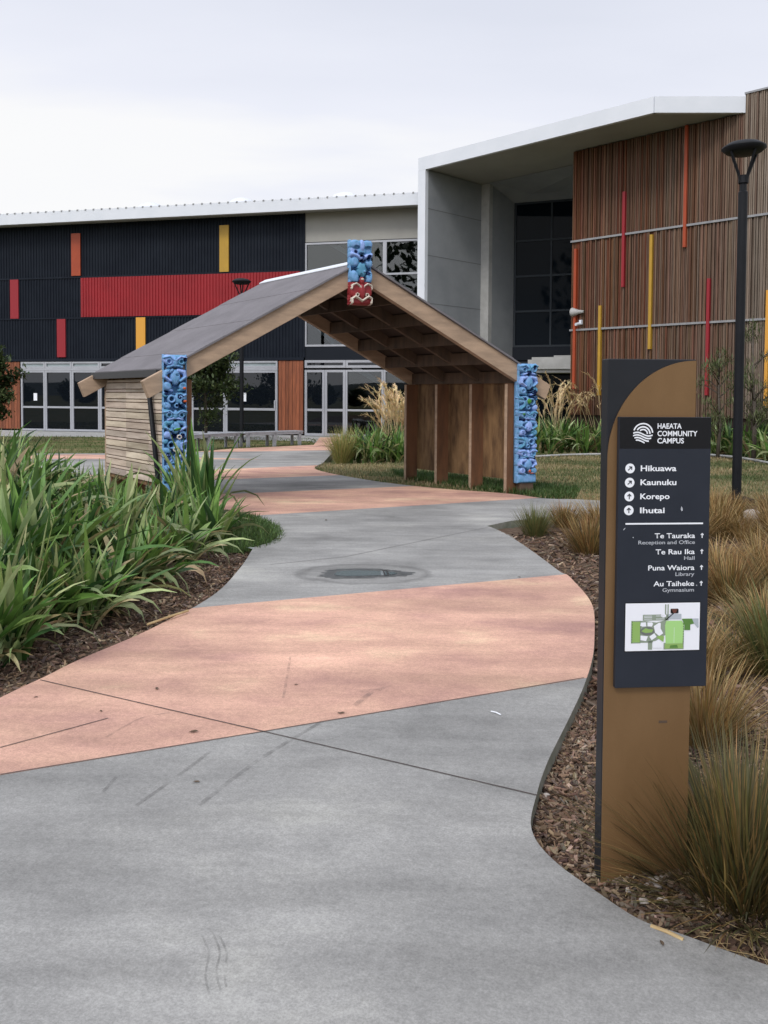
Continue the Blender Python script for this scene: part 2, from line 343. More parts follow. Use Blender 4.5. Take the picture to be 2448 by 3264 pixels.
far_back = [g2(-700, 1446), g2(0, 1446), g2(313, 1445), g2(620, 1440), g2(750, 1430), g2(1000, 1418), g2(1020, 1394), g2(1085, 1394), g2(1062, 1440)]
branch = [g2(1629, 1660), g2(1800, 1642), g2(2060, 1622), g2(2100, 1604), g2(1960, 1598)]
PATH = [Vector((-5.5, -6))]+LEFT+far_left+far_back+RIGHT[::-1]+branch[::-1]+NEAR+[Vector((5.5, 0.4)), Vector((6.5, -6))]
PATHT = [(p.x, p.y) for p in PATH]
bands = [((0, 2471), (1862, 2162)), ((627, 1937), (1808, 1830)), ((767, 1646), (1733, 1586)), ((644, 1578), (1322, 1549)), ((611, 1532), (1066, 1515)), ((611, 1500), (1007, 1483)), ((300, 1463), (763, 1464)), ((300, 1449), (763, 1462)), ((740, 1440), (1049, 1435))]
BL = []
for a, b in bands:
    A, B = g2(*a), g2(*b); d = (B-A).normalized(); BL.append((A, Vector((-d.y, d.x))))   # normal points away from the viewer
def build_path():
    bm = bmesh.new()
    f = bm.faces.new([bm.verts.new((p.x, p.y, 0)) for p in PATH])
    bmesh.ops.triangulate(bm, faces=[f])
    for A, n in BL:
        bmesh.ops.bisect_plane(bm, geom=bm.verts[:]+bm.edges[:]+bm.faces[:], plane_co=(A.x, A.y, 0), plane_no=(n.x, n.y, 0), dist=1e-5)
    for f in bm.faces:
        if f.normal.z < 0: f.normal_flip()
        c = f.calc_center_median(); q = [((c.x-A.x)*n.x+(c.y-A.y)*n.y) > 0 for A, n in BL]
        pink = (q[0] and not q[1]) or (q[2] and not q[3]) or (q[4] and not q[5]) or (q[6] and not q[7]) or (q[8])
        if q[8] and c.x < G(730, 1436).x: pink = False
        if not q[6] and q[5]: pink = False
        f.material_index = 1 if pink else 0
    be = [e for e in bm.edges if len(e.link_faces) == 1]
    r = bmesh.ops.extrude_edge_only(bm, edges=be)
    for v in r['geom']:
        if isinstance(v, bmesh.types.BMVert): v.co.z = -.14
    for f in r['geom']:
        if isinstance(f, bmesh.types.BMFace): f.material_index = 2
    bmesh.ops.recalc_face_normals(bm, faces=bm.faces[:])
    me = bpy.data.meshes.new('path'); bm.to_mesh(me); bm.free()
    for m in (M_grey, M_pink, M_edge): me.materials.append(m)
    o = bpy.data.objects.new('path', me); COL.objects.link(o); tag(o, kind='structure')
build_path()
def strip(name, pts, w, m, z=.003, kind='structure'):
    mb = MB(); P = [Vector((p[0], p[1])) for p in pts]
    vs = []
    for i, p in enumerate(P):
        t = (P[min(i+1, len(P)-1)]-P[max(i-1, 0)]).normalized(); n = Vector((-t.y, t.x))*w/2
        vs += [(p.x-n.x, p.y-n.y, z), (p.x+n.x, p.y+n.y, z)]
    mb.add(vs, [(2*i, 2*i+2, 2*i+3, 2*i+1) for i in range(len(P)-1)])
    return tag(mb.build(name, m), kind=kind)
M_joint = mat('saw cut joint', (.10, .08, .07), (.06, .05, .05), nscale=20, rough=.9)
M_jfaint = mat('faint joint', (.17, .165, .16), (.22, .215, .21), nscale=20, rough=.9)
strip('path_joint', [g2(128, 2168), g2(860, 2337), g2(1712, 2536)], .007, M_joint)
strip('path_joint', [g2(0, 2384), g2(180, 2335), g2(345, 2290)], .006, M_joint)
strip('path_joint', [g2(0, 2470), g2(860, 2329), g2(1862, 2161)], .006, M_joint)
def mat_scuff(name, c, a):
    m = bpy.data.materials.new(name); m.use_nodes = True; nt = m.node_tree; N = nt.nodes; L = nt.links; b = N['Principled BSDF']; b.inputs['Base Color'].default_value = (*c, 1); b.inputs['Roughness'].default_value = .8
    tc = N.new('ShaderNodeTexCoord'); no = N.new('ShaderNodeTexNoise'); no.inputs['Scale'].default_value = 14; no.inputs['Detail'].default_value = 5; L.new(tc.outputs['Object'], no.inputs['Vector'])
    mr = N.new('ShaderNodeMapRange'); mr.inputs[1].default_value = .35; mr.inputs[2].default_value = .7; mr.inputs[3].default_value = 0; mr.inputs[4].default_value = a; L.new(no.outputs['Fac'], mr.inputs[0]); L.new(mr.outputs[0], b.inputs['Alpha']); return m
M_scuff = mat_scuff('tyre rubber scuff', (.11, .105, .10), .36)
M_lime = mat_scuff('pale cement bloom', (.62, .60, .54), .6)
for pts, w in ((((1031, 2298), (830, 2420), (633, 2569)), .022), (((669, 2397), (560, 2480), (434, 2569)), .018), (((371, 2478), (340, 2512), (322, 2534)), .016), (((925, 2095), (915, 2160), (903, 2225)), .014), (((645, 2985), (665, 3040), (655, 3110), (668, 3175)), .006), (((678, 2975), (700, 3035), (690, 3100), (705, 3165)), .006), (((700, 2985), (722, 3040), (716, 3110), (722, 3150)), .006), (((1130, 2250), (1190, 2205), (1250, 2190)), .03), (((1150, 2206), (1200, 2200), (1235, 2202)), .035), (((340, 2350), (450, 2290), (560, 2270)), .012)):
    strip('tyre_mark', smooth_line([g2(*p) for p in pts], 6), w, M_scuff, .0022)
for pts, w in ((((1495, 2489), (1530, 2497)), .012), (((1580, 1690), (1620, 1706), (1640, 1718)), .03)):
    strip('lime_bloom', smooth_line([g2(*p) for p in pts], 6), w, M_lime, .0018)
strip('path_joint', [g2(860, 1800), g2(1100, 1775), g2(1555, 1681)], .008, M_jfaint)

def grid_sheet(name, poly, cell, zf, m, kind='structure', notpoly=None):
    P = np.array([(p[0], p[1]) for p in poly]); x0, y0 = P.min(0)-cell; x1, y1 = P.max(0)+cell
    xs = np.arange(x0, x1+cell, cell); ys = np.arange(y0, y1+cell, cell); X, Y = np.meshgrid(xs, ys)
    C = pip([tuple(p) for p in P], X[:-1, :-1]+cell/2, Y[:-1, :-1]+cell/2)
    Z = zf(X, Y); nx = len(xs); ii, jj = np.nonzero(C)
    used = np.zeros(X.shape, bool)
    for a, b in ((0, 0), (0, 1), (1, 0), (1, 1)): used[ii+a, jj+b] = True
    idx = -np.ones(X.shape, int); idx[used] = np.arange(used.sum())
    V = np.stack([X[used], Y[used], Z[used]], 1)
    Fc = np.stack([idx[ii, jj], idx[ii, jj+1], idx[ii+1, jj+1], idx[ii+1, jj]], 1)
    me = bpy.data.meshes.new(name); me.from_pydata(V.tolist(), [], Fc.tolist()); me.materials.append(m)
    me.polygons.foreach_set('use_smooth', [True]*len(Fc)); me.update()
    o = bpy.data.objects.new(name, me); COL.objects.link(o); tag(o, kind=kind); return o
def sstep(x, a, b):
    t = np.clip((x-a)/(b-a), 0, 1); return t*t*(3-2*t)
def zl(X, Y):                           # planted bank left of the path
    d = pdist(PATHT, X, Y)
    ins = pip(PATHT, X, Y)
    z = -.05+.30*sstep(d, .1, 2.4)*sstep(15.5-Y, 0, 2.5)+.012*np.sin(X*7)*np.sin(Y*6)
    return np.where(ins, -.09, z)
def zr(X, Y):
    d = pdist(PATHT, X, Y); ins = pip(PATHT, X, Y)
    z = -.075+.05*sstep(d, .05, .8)+.008*np.sin(X*9+1)*np.sin(Y*8)
    z = z+.06*np.exp(-((X-.88)**2+(Y-2.80)**2)/.09)*sstep(d, .0, .12)
    return np.where(ins, -.10, z)
def hl(x, y): return float(zl(np.array([x]), np.array([y]))[0])
def hr(x, y): return float(zr(np.array([x]), np.array([y]))[0])
mb = MB(); mb.add([(-900, -900, -.16), (900, -900, -.16), (900, 900, -.16), (-900, 900, -.16)], [(0, 1, 2, 3)])
tag(mb.build('ground', M_grass), kind='structure')
LBED = [(-5, -3)]+[(p.x+.25, p.y) for p in LEFT]+[(g2(640, 1600).x, g2(640, 1600).y), (-4.2, 14.3), (-6, 16), (-14, 16.5), (-14, -3)]
grid_sheet('mulch_bed', LBED, .10, zl, M_mulch)
RBED = [(p.x-.2, p.y) for p in NEAR]+[(5.5, .4), (12, .4), (12, 12.6), (g2(2100, 1600).x, 12.4), (g2(1553, 1676).x-.1, g2(1553, 1676).y)]
RBED = [(g2(1553, 1676).x-.1, g2(1553, 1676).y)]+[(p.x-.2, p.y) for p in NEAR]+[(5.5, .4), (12, .4), (12, 13.2), (6, 13.2), (g2(2100, 1608).x, g2(2100, 1608).y)]
grid_sheet('mulch_bed', RBED, .08, zr, M_mulch)
def zlawn(X, Y): return np.where(pip(PATHT, X, Y), -.06, -.012+.01*np.sin(X*2.1)*np.sin(Y*1.7))
RLAWN = [tuple(g2(*p)) for p in ((1003, 1491), (1028, 1476), (1080, 1478), (1250, 1474), (1330, 1470), (1720, 1450), (1930, 1448), (2270, 1456), (2448, 1478), (2900, 1540), (3100, 1640))]+[(9, 12.4), (4.2, 12.6)]+[(p.x, p.y-.3) for p in RIGHT]
grid_sheet('lawn', RLAWN, .25, zlawn, M_grass)
LLAWN = [tuple(g2(*p)) for p in ((-1200, 1446), (0, 1447), (313, 1446), (620, 1441), (750, 1431), (1000, 1419), (1020, 1400), (900, 1394), (-1200, 1384))]
grid_sheet('lawn', LLAWN, .5, zlawn, M_grass)

# ------------------------------------------------------------------ left building
A0 = (-14.8, 35.1)
PA = VP(A0, -14.0)
def window(root, pl, s0, s1, z0, z1, vb=(), hb=(), fw=.06, n=0.0, fm=None, gm=None, name='window', depth=.08, label=None, handle=None, nf=.05):
    fm = fm or M_alum; gm = gm or M_glass
    m = MB(); nb = n+nf
    for a, b in ((s0, s0+fw), (s1-fw, s1)): m.pbox(pl, a, b, nb-depth, nb, z0, z1)
    for a, b in ((z0, z0+fw), (z1-fw, z1)): m.pbox(pl, s0+fw, s1-fw, nb-depth, nb, a, b)
    for x in vb: m.pbox(pl, x-fw/2, x+fw/2, nb-depth+.004, nb-.004, z0+fw, z1-fw)
    for h in hb: m.pbox(pl, s0+fw, s1-fw, nb-depth+.008, nb-.008, h-fw/2, h+fw/2)
    f = m.build(name, fm, root)
    if label: f['label'] = label
    g = MB(); g.pbox(pl, s0+fw*.5, s1-fw*.5, nb-depth+.012, nb-depth+.028, z0+fw*.5, z1-fw*.5); g.build('pane', gm, f)
    if handle:
        h = MB(); h.tube([pl.P(handle[0], nb, handle[1]), pl.P(handle[0], nb+.06, handle[1]), pl.P(handle[0], nb+.06, handle[1]+.28), pl.P(handle[0], nb, handle[1]+.28)], .014, 6); h.build('handle', M_white, f)
    return f
def ribbed(pl, s0, s1, z0, z1, n, pitch=.127, amp=.03):
    m = MB(); k = int((s1-s0)/pitch); prof = []
    for i in range(k):
        b = s0+i*pitch
        for t, h in ((0, 0), (.45, 0), (.58, 1), (.87, 1)): prof.append((b+t*pitch, n+h*amp))
    prof.append((s1, n)); vs = []
    for a, q in prof: vs += [pl.P(a, q, z0), pl.P(a, q, z1)]
    m.add(vs, [(2*i, 2*i+2, 2*i+3, 2*i+1) for i in range(len(prof)-1)])
    return m
def building_left():
    s = PA.s_; z = PA.z_
    root = thing('school_building', 'long two storey building with dark ribbed upper wall and red, orange and yellow panels', 'building', PA.P(s(480), 0, 0))
    OV = .75
    zfb, zft = z(600, 688, OV), z(600, 651, OV)
    zr1, zr2, zcb = z(263, 884), z(263, 1014), z(300, 1143)
    zso = zfb+.04
    sL, sC, sR = s(-700), s(968), s(1352)
    # solid core behind everything
    m = MB(); m.pbox(PA, sL, sR+.6, -12, -.3, 0, zso-.05); m.build('core_wall', M_slate, root)
    # ribbed cladding in three courses
    m = MB()
    for a, b in ((zr1+.03, zso), (zr2+.03, zr1-.03), (zcb, zr2-.03)):
        q = ribbed(PA, sL, sC, a, b, .02); m.add(q.v, q.f)
    m.pbox(PA, sL, sC, -.2, .015, zcb, zso)
    for h in (zr1, zr2): m.pbox(PA, sL, sC+.01, .0, .065, h-.03, h+.03)
    m.pbox(PA, sL, sC+.02, -.1, .075, zcb-.10, zcb)
    m.pbox(PA, sC, sC+.06, -.1, .075, zcb, zso)
    m.build('ribbed_cladding', M_clad, root)
    q = ribbed(PA, s(263), s(957), zr2+.035, zr1-.035, .072); q.pbox(PA, s(263), s(957), .03, .069, zr2+.035, zr1-.035)
    o = q.build('colour_panel', M_red, root); o['label'] = 'long red ribbed panel'
    for (u0, u1, a, b, mt, lb) in ((234.5, 263, zr1+.06, z(250, 745), M_orange, 'burnt orange upright panel'), (703, 732, zr1+.03, z(718, 719), M_ochre, 'ochre yellow upright panel'),
                                   (40, 66, zr2+.02, zr1-.02, M_crim, 'crimson upright panel'), (187, 214, zcb+.06, zr2-.03, M_crim, 'crimson upright panel in the lowest course'), (438, 467, zcb+.06, zr2-.02, M_amber, 'amber upright panel')):
        m = MB(); m.pbox(PA, s(u0), s(u1), .03, .09, a, b); o = m.build('colour_panel', mt, root); o['label'] = lb
    # eaves
    m = MB(); m.pbox(PA, sL, sR-.05, OV-.05, OV, zfb, zft); m.build('fascia', M_white, root)
    m = MB(); m.pbox(PA, sL, sR-.05, -.05, OV-.055, zfb+.05, zfb+.1); m.pbox(PA, sL, sR-.05, OV-.09, OV-.052, zfb-.025, zfb+.045); m.build('soffit', M_soffit, root)
    m = MB(); zt = zft-.03
    m.add([PA.P(sL, OV-.06, zt), PA.P(sR, OV-.06, zt), PA.P(sR, -13, zt+.5), PA.P(sL, -13, zt+.5), PA.P(sL, OV-.06, zt-.12), PA.P(sR, OV-.06, zt-.12), PA.P(sR, -13, zt-.1), PA.P(sL, -13, zt-.1)],
          [(0, 1, 2, 3), (4, 7, 6, 5), (0, 4, 5, 1), (1, 5, 6, 2), (2, 6, 7, 3), (3, 7, 4, 0)])
    a = sL
    while a < sR:
        m.hexa([PA.P(a, OV+.02, zt), PA.P(a+.07, OV+.02, zt), PA.P(a+.07, -13, zt+.5), PA.P(a, -13, zt+.5), PA.P(a+.015, OV+.02, zt+.05), PA.P(a+.055, OV+.02, zt+.05), PA.P(a+.055, -13, zt+.55), PA.P(a+.015, -13, zt+.55)]); a += .35
    rf = m.build('roof', M_rail, root)
    for u in (300, 622, 990):
        m = MB(); c = PA.P(s(u, 690), -4.5, zt+.62)
        m.lathe([(.75, 0), (.75, .3), (.68, .5), (.5, .68), (.25, .78), (.001, .8)], c, 16); m.build('skylight', M_white, rf, smooth=True)
    # beige band and spandrel to the right of the dark wall
    zb0 = z(1100, 768)
    m = MB(); m.pbox(PA, sC+.061, sR, -.2, .03, zb0, zso); o = m.build('wall_panel', M_soffit, root); o['label'] = 'beige upper wall band'
    zw0, zhd = z(1100, 1104), z(1100, 1137)
    m = MB(); m.pbox(PA, sC+.061, sR, -.2, .03, zcb-.10, zw0); m.build('spandrel', M_slate, root)
    window(root, PA, s(972), s(1222)+.03, zw0, zb0-.03, (), (z(1200, 874),), .07, gm=M_glassu)
    window(root, PA, s(1222)+.03, sR-.02, zw0, zb0-.03, (), (z(1250, 873),), .07, gm=M_glassu)
    # ground floor, left of the dark post: fanlights over doors
    zt0, zt1, zt2 = z(480, 1143)-.11, z(480, 1168), z(480, 1181)
    zm = z(480, 1301); zb = .06
    ux = [69, 146, 231, 320, 398, 476, 554, 612, 719, 886]
    for i in range(len(ux)-1):
        a, b = s(ux[i]), s(ux[i+1])
        nm = 'door' if i in (1, 2, 8) else 'window'
        hd = (b-.10, zm+.05) if i == 8 else None
        w = window(root, PA, a+.005, b-.005, zb, zt2, (), (zm,), .075 if i != 8 else .09, name=nm, handle=hd)
        f = window(root, PA, a+.005, b-.005, zt1-.06, zt0, (), (), .07, name='fanlight', gm=M_glass if i in (3, 4) else M_palegl)
    m = MB(); m.pbox(PA, s(69), s(886), -.1, .06, zt2+.003, zt1-.063); m.build('transom_beam', M_alum, root)
    for u, v, w, h in ((113, 1265, .16, .3), (779, 1266, .15, .32)):
        m = MB(); m.pbox(PA, s(u)-w/2, s(u)+w/2, .0, .006, z(u, v)-h/2, z(u, v)+h/2); m.build('notice', M_print, root)
    # cedar panels
    for u0, u1 in ((-120, 66), (889, 969), (-700, -420)):
        m = MB(); a = s(u0); e = s(u1)-.01
        while a < e-.02:
            b = min(a+.14, e); k = random.uniform(.65, 1.25); m.pbox(PA, a, b-.012, -.1, .03+random.uniform(0, .008), .12, zt0+.005, c=(k, k, k)); a = b
        m.pbox(PA, s(u0), e, -.12, .015, .10, zt0, c=(.2, .2, .2)); m.build('cedar_panel', M_cedar, root)
    window(root, PA, s(-420)+.01, s(-120)-.01, zb, zt0, (s(-345), s(-270), s(-195)), (zm, zt2), .075)
    # right hand entrance glazing
    ux = [972, 1036, 1102, 1223, 1345]
    zq1, zq2 = z(1050, 1170), z(1050, 1179)
    for i in range(4):
        a, b = s(ux[i]), s(ux[i+1])
        window(root, PA, a+.005, b-.005, .05, zq2, (), (z(1050, 1307),), .09 if i < 2 else .07, name='door' if i < 2 else 'window', gm=M_glass if i < 2 else M_glassu)
    for a, b in ((972, 1102), (1102, 1223), (1223, 1345)):
        window(root, PA, s(a)+.005, s(b)-.005, zq1-.03, zcb-.105, (), (), .09, name='fanlight')
    for (u0, v0), (u1, v1) in (((1020, 763), (1360, 970)), ((976, 1012), (1072, 1114)), ((1105, 1165), (1240, 1246))):
        a, za = PA.hit(u0, v0, -.2); b, zb_ = PA.hit(u1, v1, -.2); m = MB()
        m.hexa([PA.P(a, -.15, za), PA.P(b, -.15, zb_), PA.P(b, -.28, zb_), PA.P(a, -.28, za), PA.P(a, -.15, za+.2), PA.P(b, -.15, zb_+.2), PA.P(b, -.28, zb_+.2), PA.P(a, -.28, za+.2)]); m.build('stair_stringer', M_white, root)
    m = MB(); m.pbox(PA, sL, sR, -.3, .02, -.05, .045); m.build('plinth', M_terrace, root)
    return sL, sR
sL, sR = building_left()
mb = MB(); mb.pbox(PA, PA.s_(-700), PA.s_(1500), .022, 2.6, -.1, -.004); tag(mb.build('terrace', M_terrace), kind='structure')

# ------------------------------------------------------------------ right building with portal
ZS = 7.77
def pt(u, v):                           # surveyed point at soffit height
    r = ray(u, v); k = ZS/r.z; return Vector((r.x*k, r.y*k))
F1, F2, W1, W2 = pt(1358, 540), pt(2085, 360), pt(1828, 485), pt(2375, 360)
F0 = F1-(F2-F1).normalized()*.34
angF = math.degrees(math.atan2(F2.y-F1.y, F2.x-F1.x))
PF = VP(F0, angF); PW = VP(W1, math.degrees(math.atan2(W2.y-W1.y, W2.x-W1.x)))
def building_right():
    zs = EYE+ZS; sw = PW.s_; zw = PW.z_
    root = thing('timber_clad_building', 'tall building clad in weathered vertical timber battens behind a white framed portal', 'building', (W1.x, W1.y, 0))
    n3 = lambda p, z: Vector((p.x, p.y, z))
    perp = -PF.n
    # roof slab over the portal
    back = perp*9
    poly = [n3(p, zs) for p in (F0+perp*.02, F2+perp*.02, W2-PW.n*.0, W2+back, F0+back)]
    m = MB(); m.prism([p+Vector((0, 0, .03)) for p in poly], (0, 0, .40)); m.build('roof', M_soffit, root)
    zt = EYE+ZS*(1+38/722)+.03
    m = MB(); th = .03
    for a, b in ((F0, F2), (F2, W2)):
        d = (b-a).normalized(); nn = Vector((d.y, -d.x))
        A, B = a, b
        q = [n3(A+nn*th, zs), n3(B+nn*th, zs), n3(B-nn*.10, zs), n3(A-nn*.10, zs)]
        m.hexa(q+[p+Vector((0, 0, zt-zs)) for p in q])
    m.build('fascia', M_white, root)
    m = MB(); d = (F2-F1).normalized()
    q = [n3(F0+PF.n*.03, -.1), n3(F1+PF.n*.03, -.1), n3(F1+perp*.12, -.1), n3(F0+perp*.12, -.1)]
    m.hexa(q+[p+Vector((0, 0, zs+.1-.003)) for p in q]); m.build('portal_leg', M_white, root)
    # return wall of the portal in precast panels
    E1 = None
    def along(p, d, u):                 # walk from p along d until it is seen at column u
        r = ray(u, 1000); k = r.x/r.y
        t = (k*p.y-p.x)/(d.x-k*d.y); return p+d*t
    E1 = along(F1, perp, 1531); J2 = along(E1, d, 1556); E2 = along(J2, perp, 1636)
    def wallq(name, a, b, z0, z1, th, mt, inward):
        m = MB(); q = [n3(a, z0), n3(b, z0), n3(b+inward*th, z0), n3(a+inward*th, z0)]
        m.hexa(q+[p+Vector((0, 0, z1-z0)) for p in q]); return m.build(name, mt, root)
    wallq('return_wall', F1+perp*.12, E1, -.1, zs, .25, M_conc, -d)
    for h in (3.1, 4.75, 6.4, 8.0):
        m = MB()
        a, b = F1+perp*.12, E1; q = [n3(a, h), n3(b, h), n3(b+d*.004, h), n3(a+d*.004, h)]; q[0], q[1], q[2], q[3] = n3(a-d*.01, h), n3(b-d*.01, h), n3(b+d*.004, h), n3(a+d*.004, h)
        m.hexa(q+[p+Vector((0, 0, .025)) for p in q]); m.build('panel_joint', M_concj, root)
    wallq('portal_jamb', E1, J2, -.1, zs, .2, M_terrace, perp)
    wallq('return_wall', J2+perp*.2, E2, -.1, zs, .2, M_conc, -d)
    PG = VP(E2, -22.0); g0, g1 = 0.0, PG.s_(1900)
    zg1, zg0 = PG.z_(1700, 644), PG.z_(1700, 1106)
    hb = [PG.z_(1700, v) for v in (767, 880, 992)]
    window(root, PG, .02, g1, zg0, zg1, (PG.s_(1752), PG.s_(1868)), hb, .07, fm=M_dkalum, gm=M_glass2)
    m = MB(); m.pbox(PG, -.3, g1, -.3, -.1, -.1, zs); m.pbox(PG, 0, g1, -.1, .06, zg0-.5, zg0-.003); m.build('core_wall', M_slate, root)
    J3 = J2+d*5
    m = MB(); m.add([n3(J2, zs-.002), n3(J3, zs-.002), PG.P(g1, .06, zg1+.003), PG.P(0, .06, zg1+.003), n3(J2, zs+.02), n3(J3, zs+.02), PG.P(g1, -.1, zg1+.1), PG.P(0, -.1, zg1+.1)], [(0, 1, 2, 3), (7, 6, 5, 4), (0, 4, 5, 1), (1, 5, 6, 2), (2, 6, 7, 3), (3, 7, 4, 0)])
    m.build('bulkhead', M_conc, root)
    window(root, PG, .02, g1, .02, zg0-.55, (PG.s_(1700), PG.s_(1760), PG.s_(1830)), (), .07, fm=M_dkalum, gm=M_glass2, name='door')
    PC = VP(E2+PG.n*2.2, -22.0)
    m = MB(); zc1, zc0 = PC.z_(1750, 1146), PC.z_(1750, 1176)
    m.pbox(PC, PC.s_(1681), PC.s_(1900), -1.9, 0, zc0, zc1); m.pbox(PC, PC.s_(1692), PC.s_(1900), -1.8, -.08, zc1, zc1+.09); m.pbox(PC, PC.s_(1760), PC.s_(1900), -1.7, -.2, zc1+.09, zc1+.15)
    m.pbox(PC, PC.s_(1690), PC.s_(1900), -1.8, -.1, zc0-.12, zc0-.002); m.build('door_canopy', M_terrace, root)
    # timber wall: backing and battens
    sEnd = sw(3250); sT = (W2-W1).length; ztop2 = EYE+ZS*1.063
    zbase = zw(1850, 1322)
    m = MB(); m.pbox(PW, 0, sT, -.3, -.05, zbase, zs-.003); m.pbox(PW, sT, sEnd, -.3, -.05, zbase, ztop2-.02); m.pbox(PW, .0, sEnd, -.3, -.08, -.1, zbase)
    m.build('backing_wall', M_backing, root)
    zrail1, zrail2 = zw(2100, 732), zw(2100, 1037)
    m = MB(); a = 0.0; r = random.Random(3)
    while a < sEnd:
        w = r.choice((.03, .034, .045)); x = a/sT
        for lo, hi in ((zbase, zrail2-.03), (zrail2+.03, zrail1-.03), (zrail1+.03, (zs-.004 if a < sT-.02 else ztop2))):
            g = min(1, max(0, .34*x+.5*max(0, x-.75)+r.gauss(.07, .14)+(.05 if hi < zs-1 else 0)+(.3 if a > sT-.02 else 0)))
            k = r.uniform(.7, 1.18)
            br = (.115+.06*r.random(), .053+.016*r.random(), .031); gy = (.25, .205, .165)
            c = tuple((br[i]*(1-g)+gy[i]*g)*k for i in range(3))
            m.pbox(PW, a, a+w, -.05, r.choice((.0, .0, .03, .045)), lo, hi, c=c)
        a += w+.018
    m.build('timber_battens', M_batten, root)
    m = MB()
    for h in (zrail1, zrail2): m.pbox(PW, -.02, sEnd, -.04, .07, h-.03, h+.03)
    m.build('cladding_rail', M_rail, root)
    fins = [(1832, 795, 1240, M_orange, 'orange red fin on the corner'), (1983, 614, 916, M_crim, 'dark red fin'), (2176, 405, 790, M_orange, 'tall orange red fin'), (1912, 975, 1260, M_ochre, 'short ochre fin'), (2071, 750, 1113, M_ochre, 'long ochre fin'), (2255, 889, 1260, M_crim, 'crimson fin'), (2444, 926, 1300, M_amber, 'amber fin at the far right')]
    for u, v0, v1, mt, lb in fins:
        c = sw(u); m = MB(); m.pbox(PW, c-.043, c+.043, -.03, .10, zw(u, v1), zw(u, v0)); o = m.build('colour_fin', mt, root); o['label'] = lb
    m = MB(); m.pbox(PW, sT, sEnd, -.3, .06, ztop2, ztop2+.05); m.build('parapet_cap', M_rail, root)
    # the rest of the volume, out of sight behind
    m = MB(); q = [n3(PW.p+PW.d*.4-PW.n*.3, -.1), n3(PW.p+PW.d*sEnd-PW.n*.3, -.1), n3(PW.p+PW.d*sEnd-PW.n*9, -.1), n3(PW.p+PW.d*3.2-PW.n*9, -.1)]
    m.hexa(q+[p+Vector((0, 0, zs-.05)) for p in q]); m.build('inner_wall', M_conc, root)
    return zw
zw = building_right()
# fixtures on the corner of the timber wall
c = PW.P(PW.s_(1838), .12, PW.z_(1838, 996))
t = thing('horn_loudspeaker', 'small pale horn loudspeaker on the corner of the timber wall', 'loudspeaker', c)
m = MB(); d = -PW.d; m.tube([c+Vector((PW.d.x, PW.d.y, 0))*.28, c+Vector((PW.d.x, PW.d.y, 0))*.1, c-Vector((PW.d.x, PW.d.y, 0))*.12, c-Vector((PW.d.x, PW.d.y, 0))*.14], [.04, .07, .15, .14], 14); m.build('horn', M_terrace, t, smooth=True)
m = MB(); m.pbox(VP((c.x, c.y), -45.4), .0, .08, -.14, .0, c.z-.05, c.z+.03); m.build('bracket', M_rail, t)
c = PW.P(PW.s_(1847), .12, PW.z_(1847, 1033))
t = thing('security_camera', 'small white security camera below the horn loudspeaker', 'camera', c); pc = VP((c.x, c.y), -45.4)
m = MB(); m.pbox(pc, .02, .10, -.1, .0, c.z-.02, c.z+.12); m.build('mount', M_white, t)
m = MB(); m.tube([c+Vector((.03, -.02, -.0)), c+Vector((-.11, -.11, -.03))], [.045, .05], 10); m.build('housing', M_white, t)

# ------------------------------------------------------------------ timber shelter
SL, SR = Vector((-2.906, 11.9)), Vector((2.25, 13.8))
E1v = (SR-SL).normalized(); E2v = Vector((-.595, .804)); WS = (SR-SL).length
def S(a, t, z):
    q = SL+E1v*a+E2v*t; return Vector((q.x, q.y, z))
AP, ZB0, ZBA, BT = 2.70, 1.70, 3.25, .27
k1 = (ZBA-ZB0)/AP; k2 = (ZBA-ZB0)/(WS-AP)
def zbot(a): return ZBA-(AP-a)*k1 if a <= AP else ZBA-(a-AP)*k2
def sbox(m, a0, a1, t0, t1, z0, z1, c=None): m.hexa([S(a0, t0, z0), S(a1, t0, z0), S(a1, t1, z0), S(a0, t1, z0), S(a0, t0, z1), S(a1, t0, z1), S(a1, t1, z1), S(a0, t1, z1)], c=c)
def slope_beam(m, a0, a1, t0, t1, o0, o1):
    p = []
    for o in (o0, o1):
        for a, t in ((a0, t0), (a1, t0), (a1, t1), (a0, t1)): p.append(S(a, t, zbot(a)+o))
    m.hexa(p)
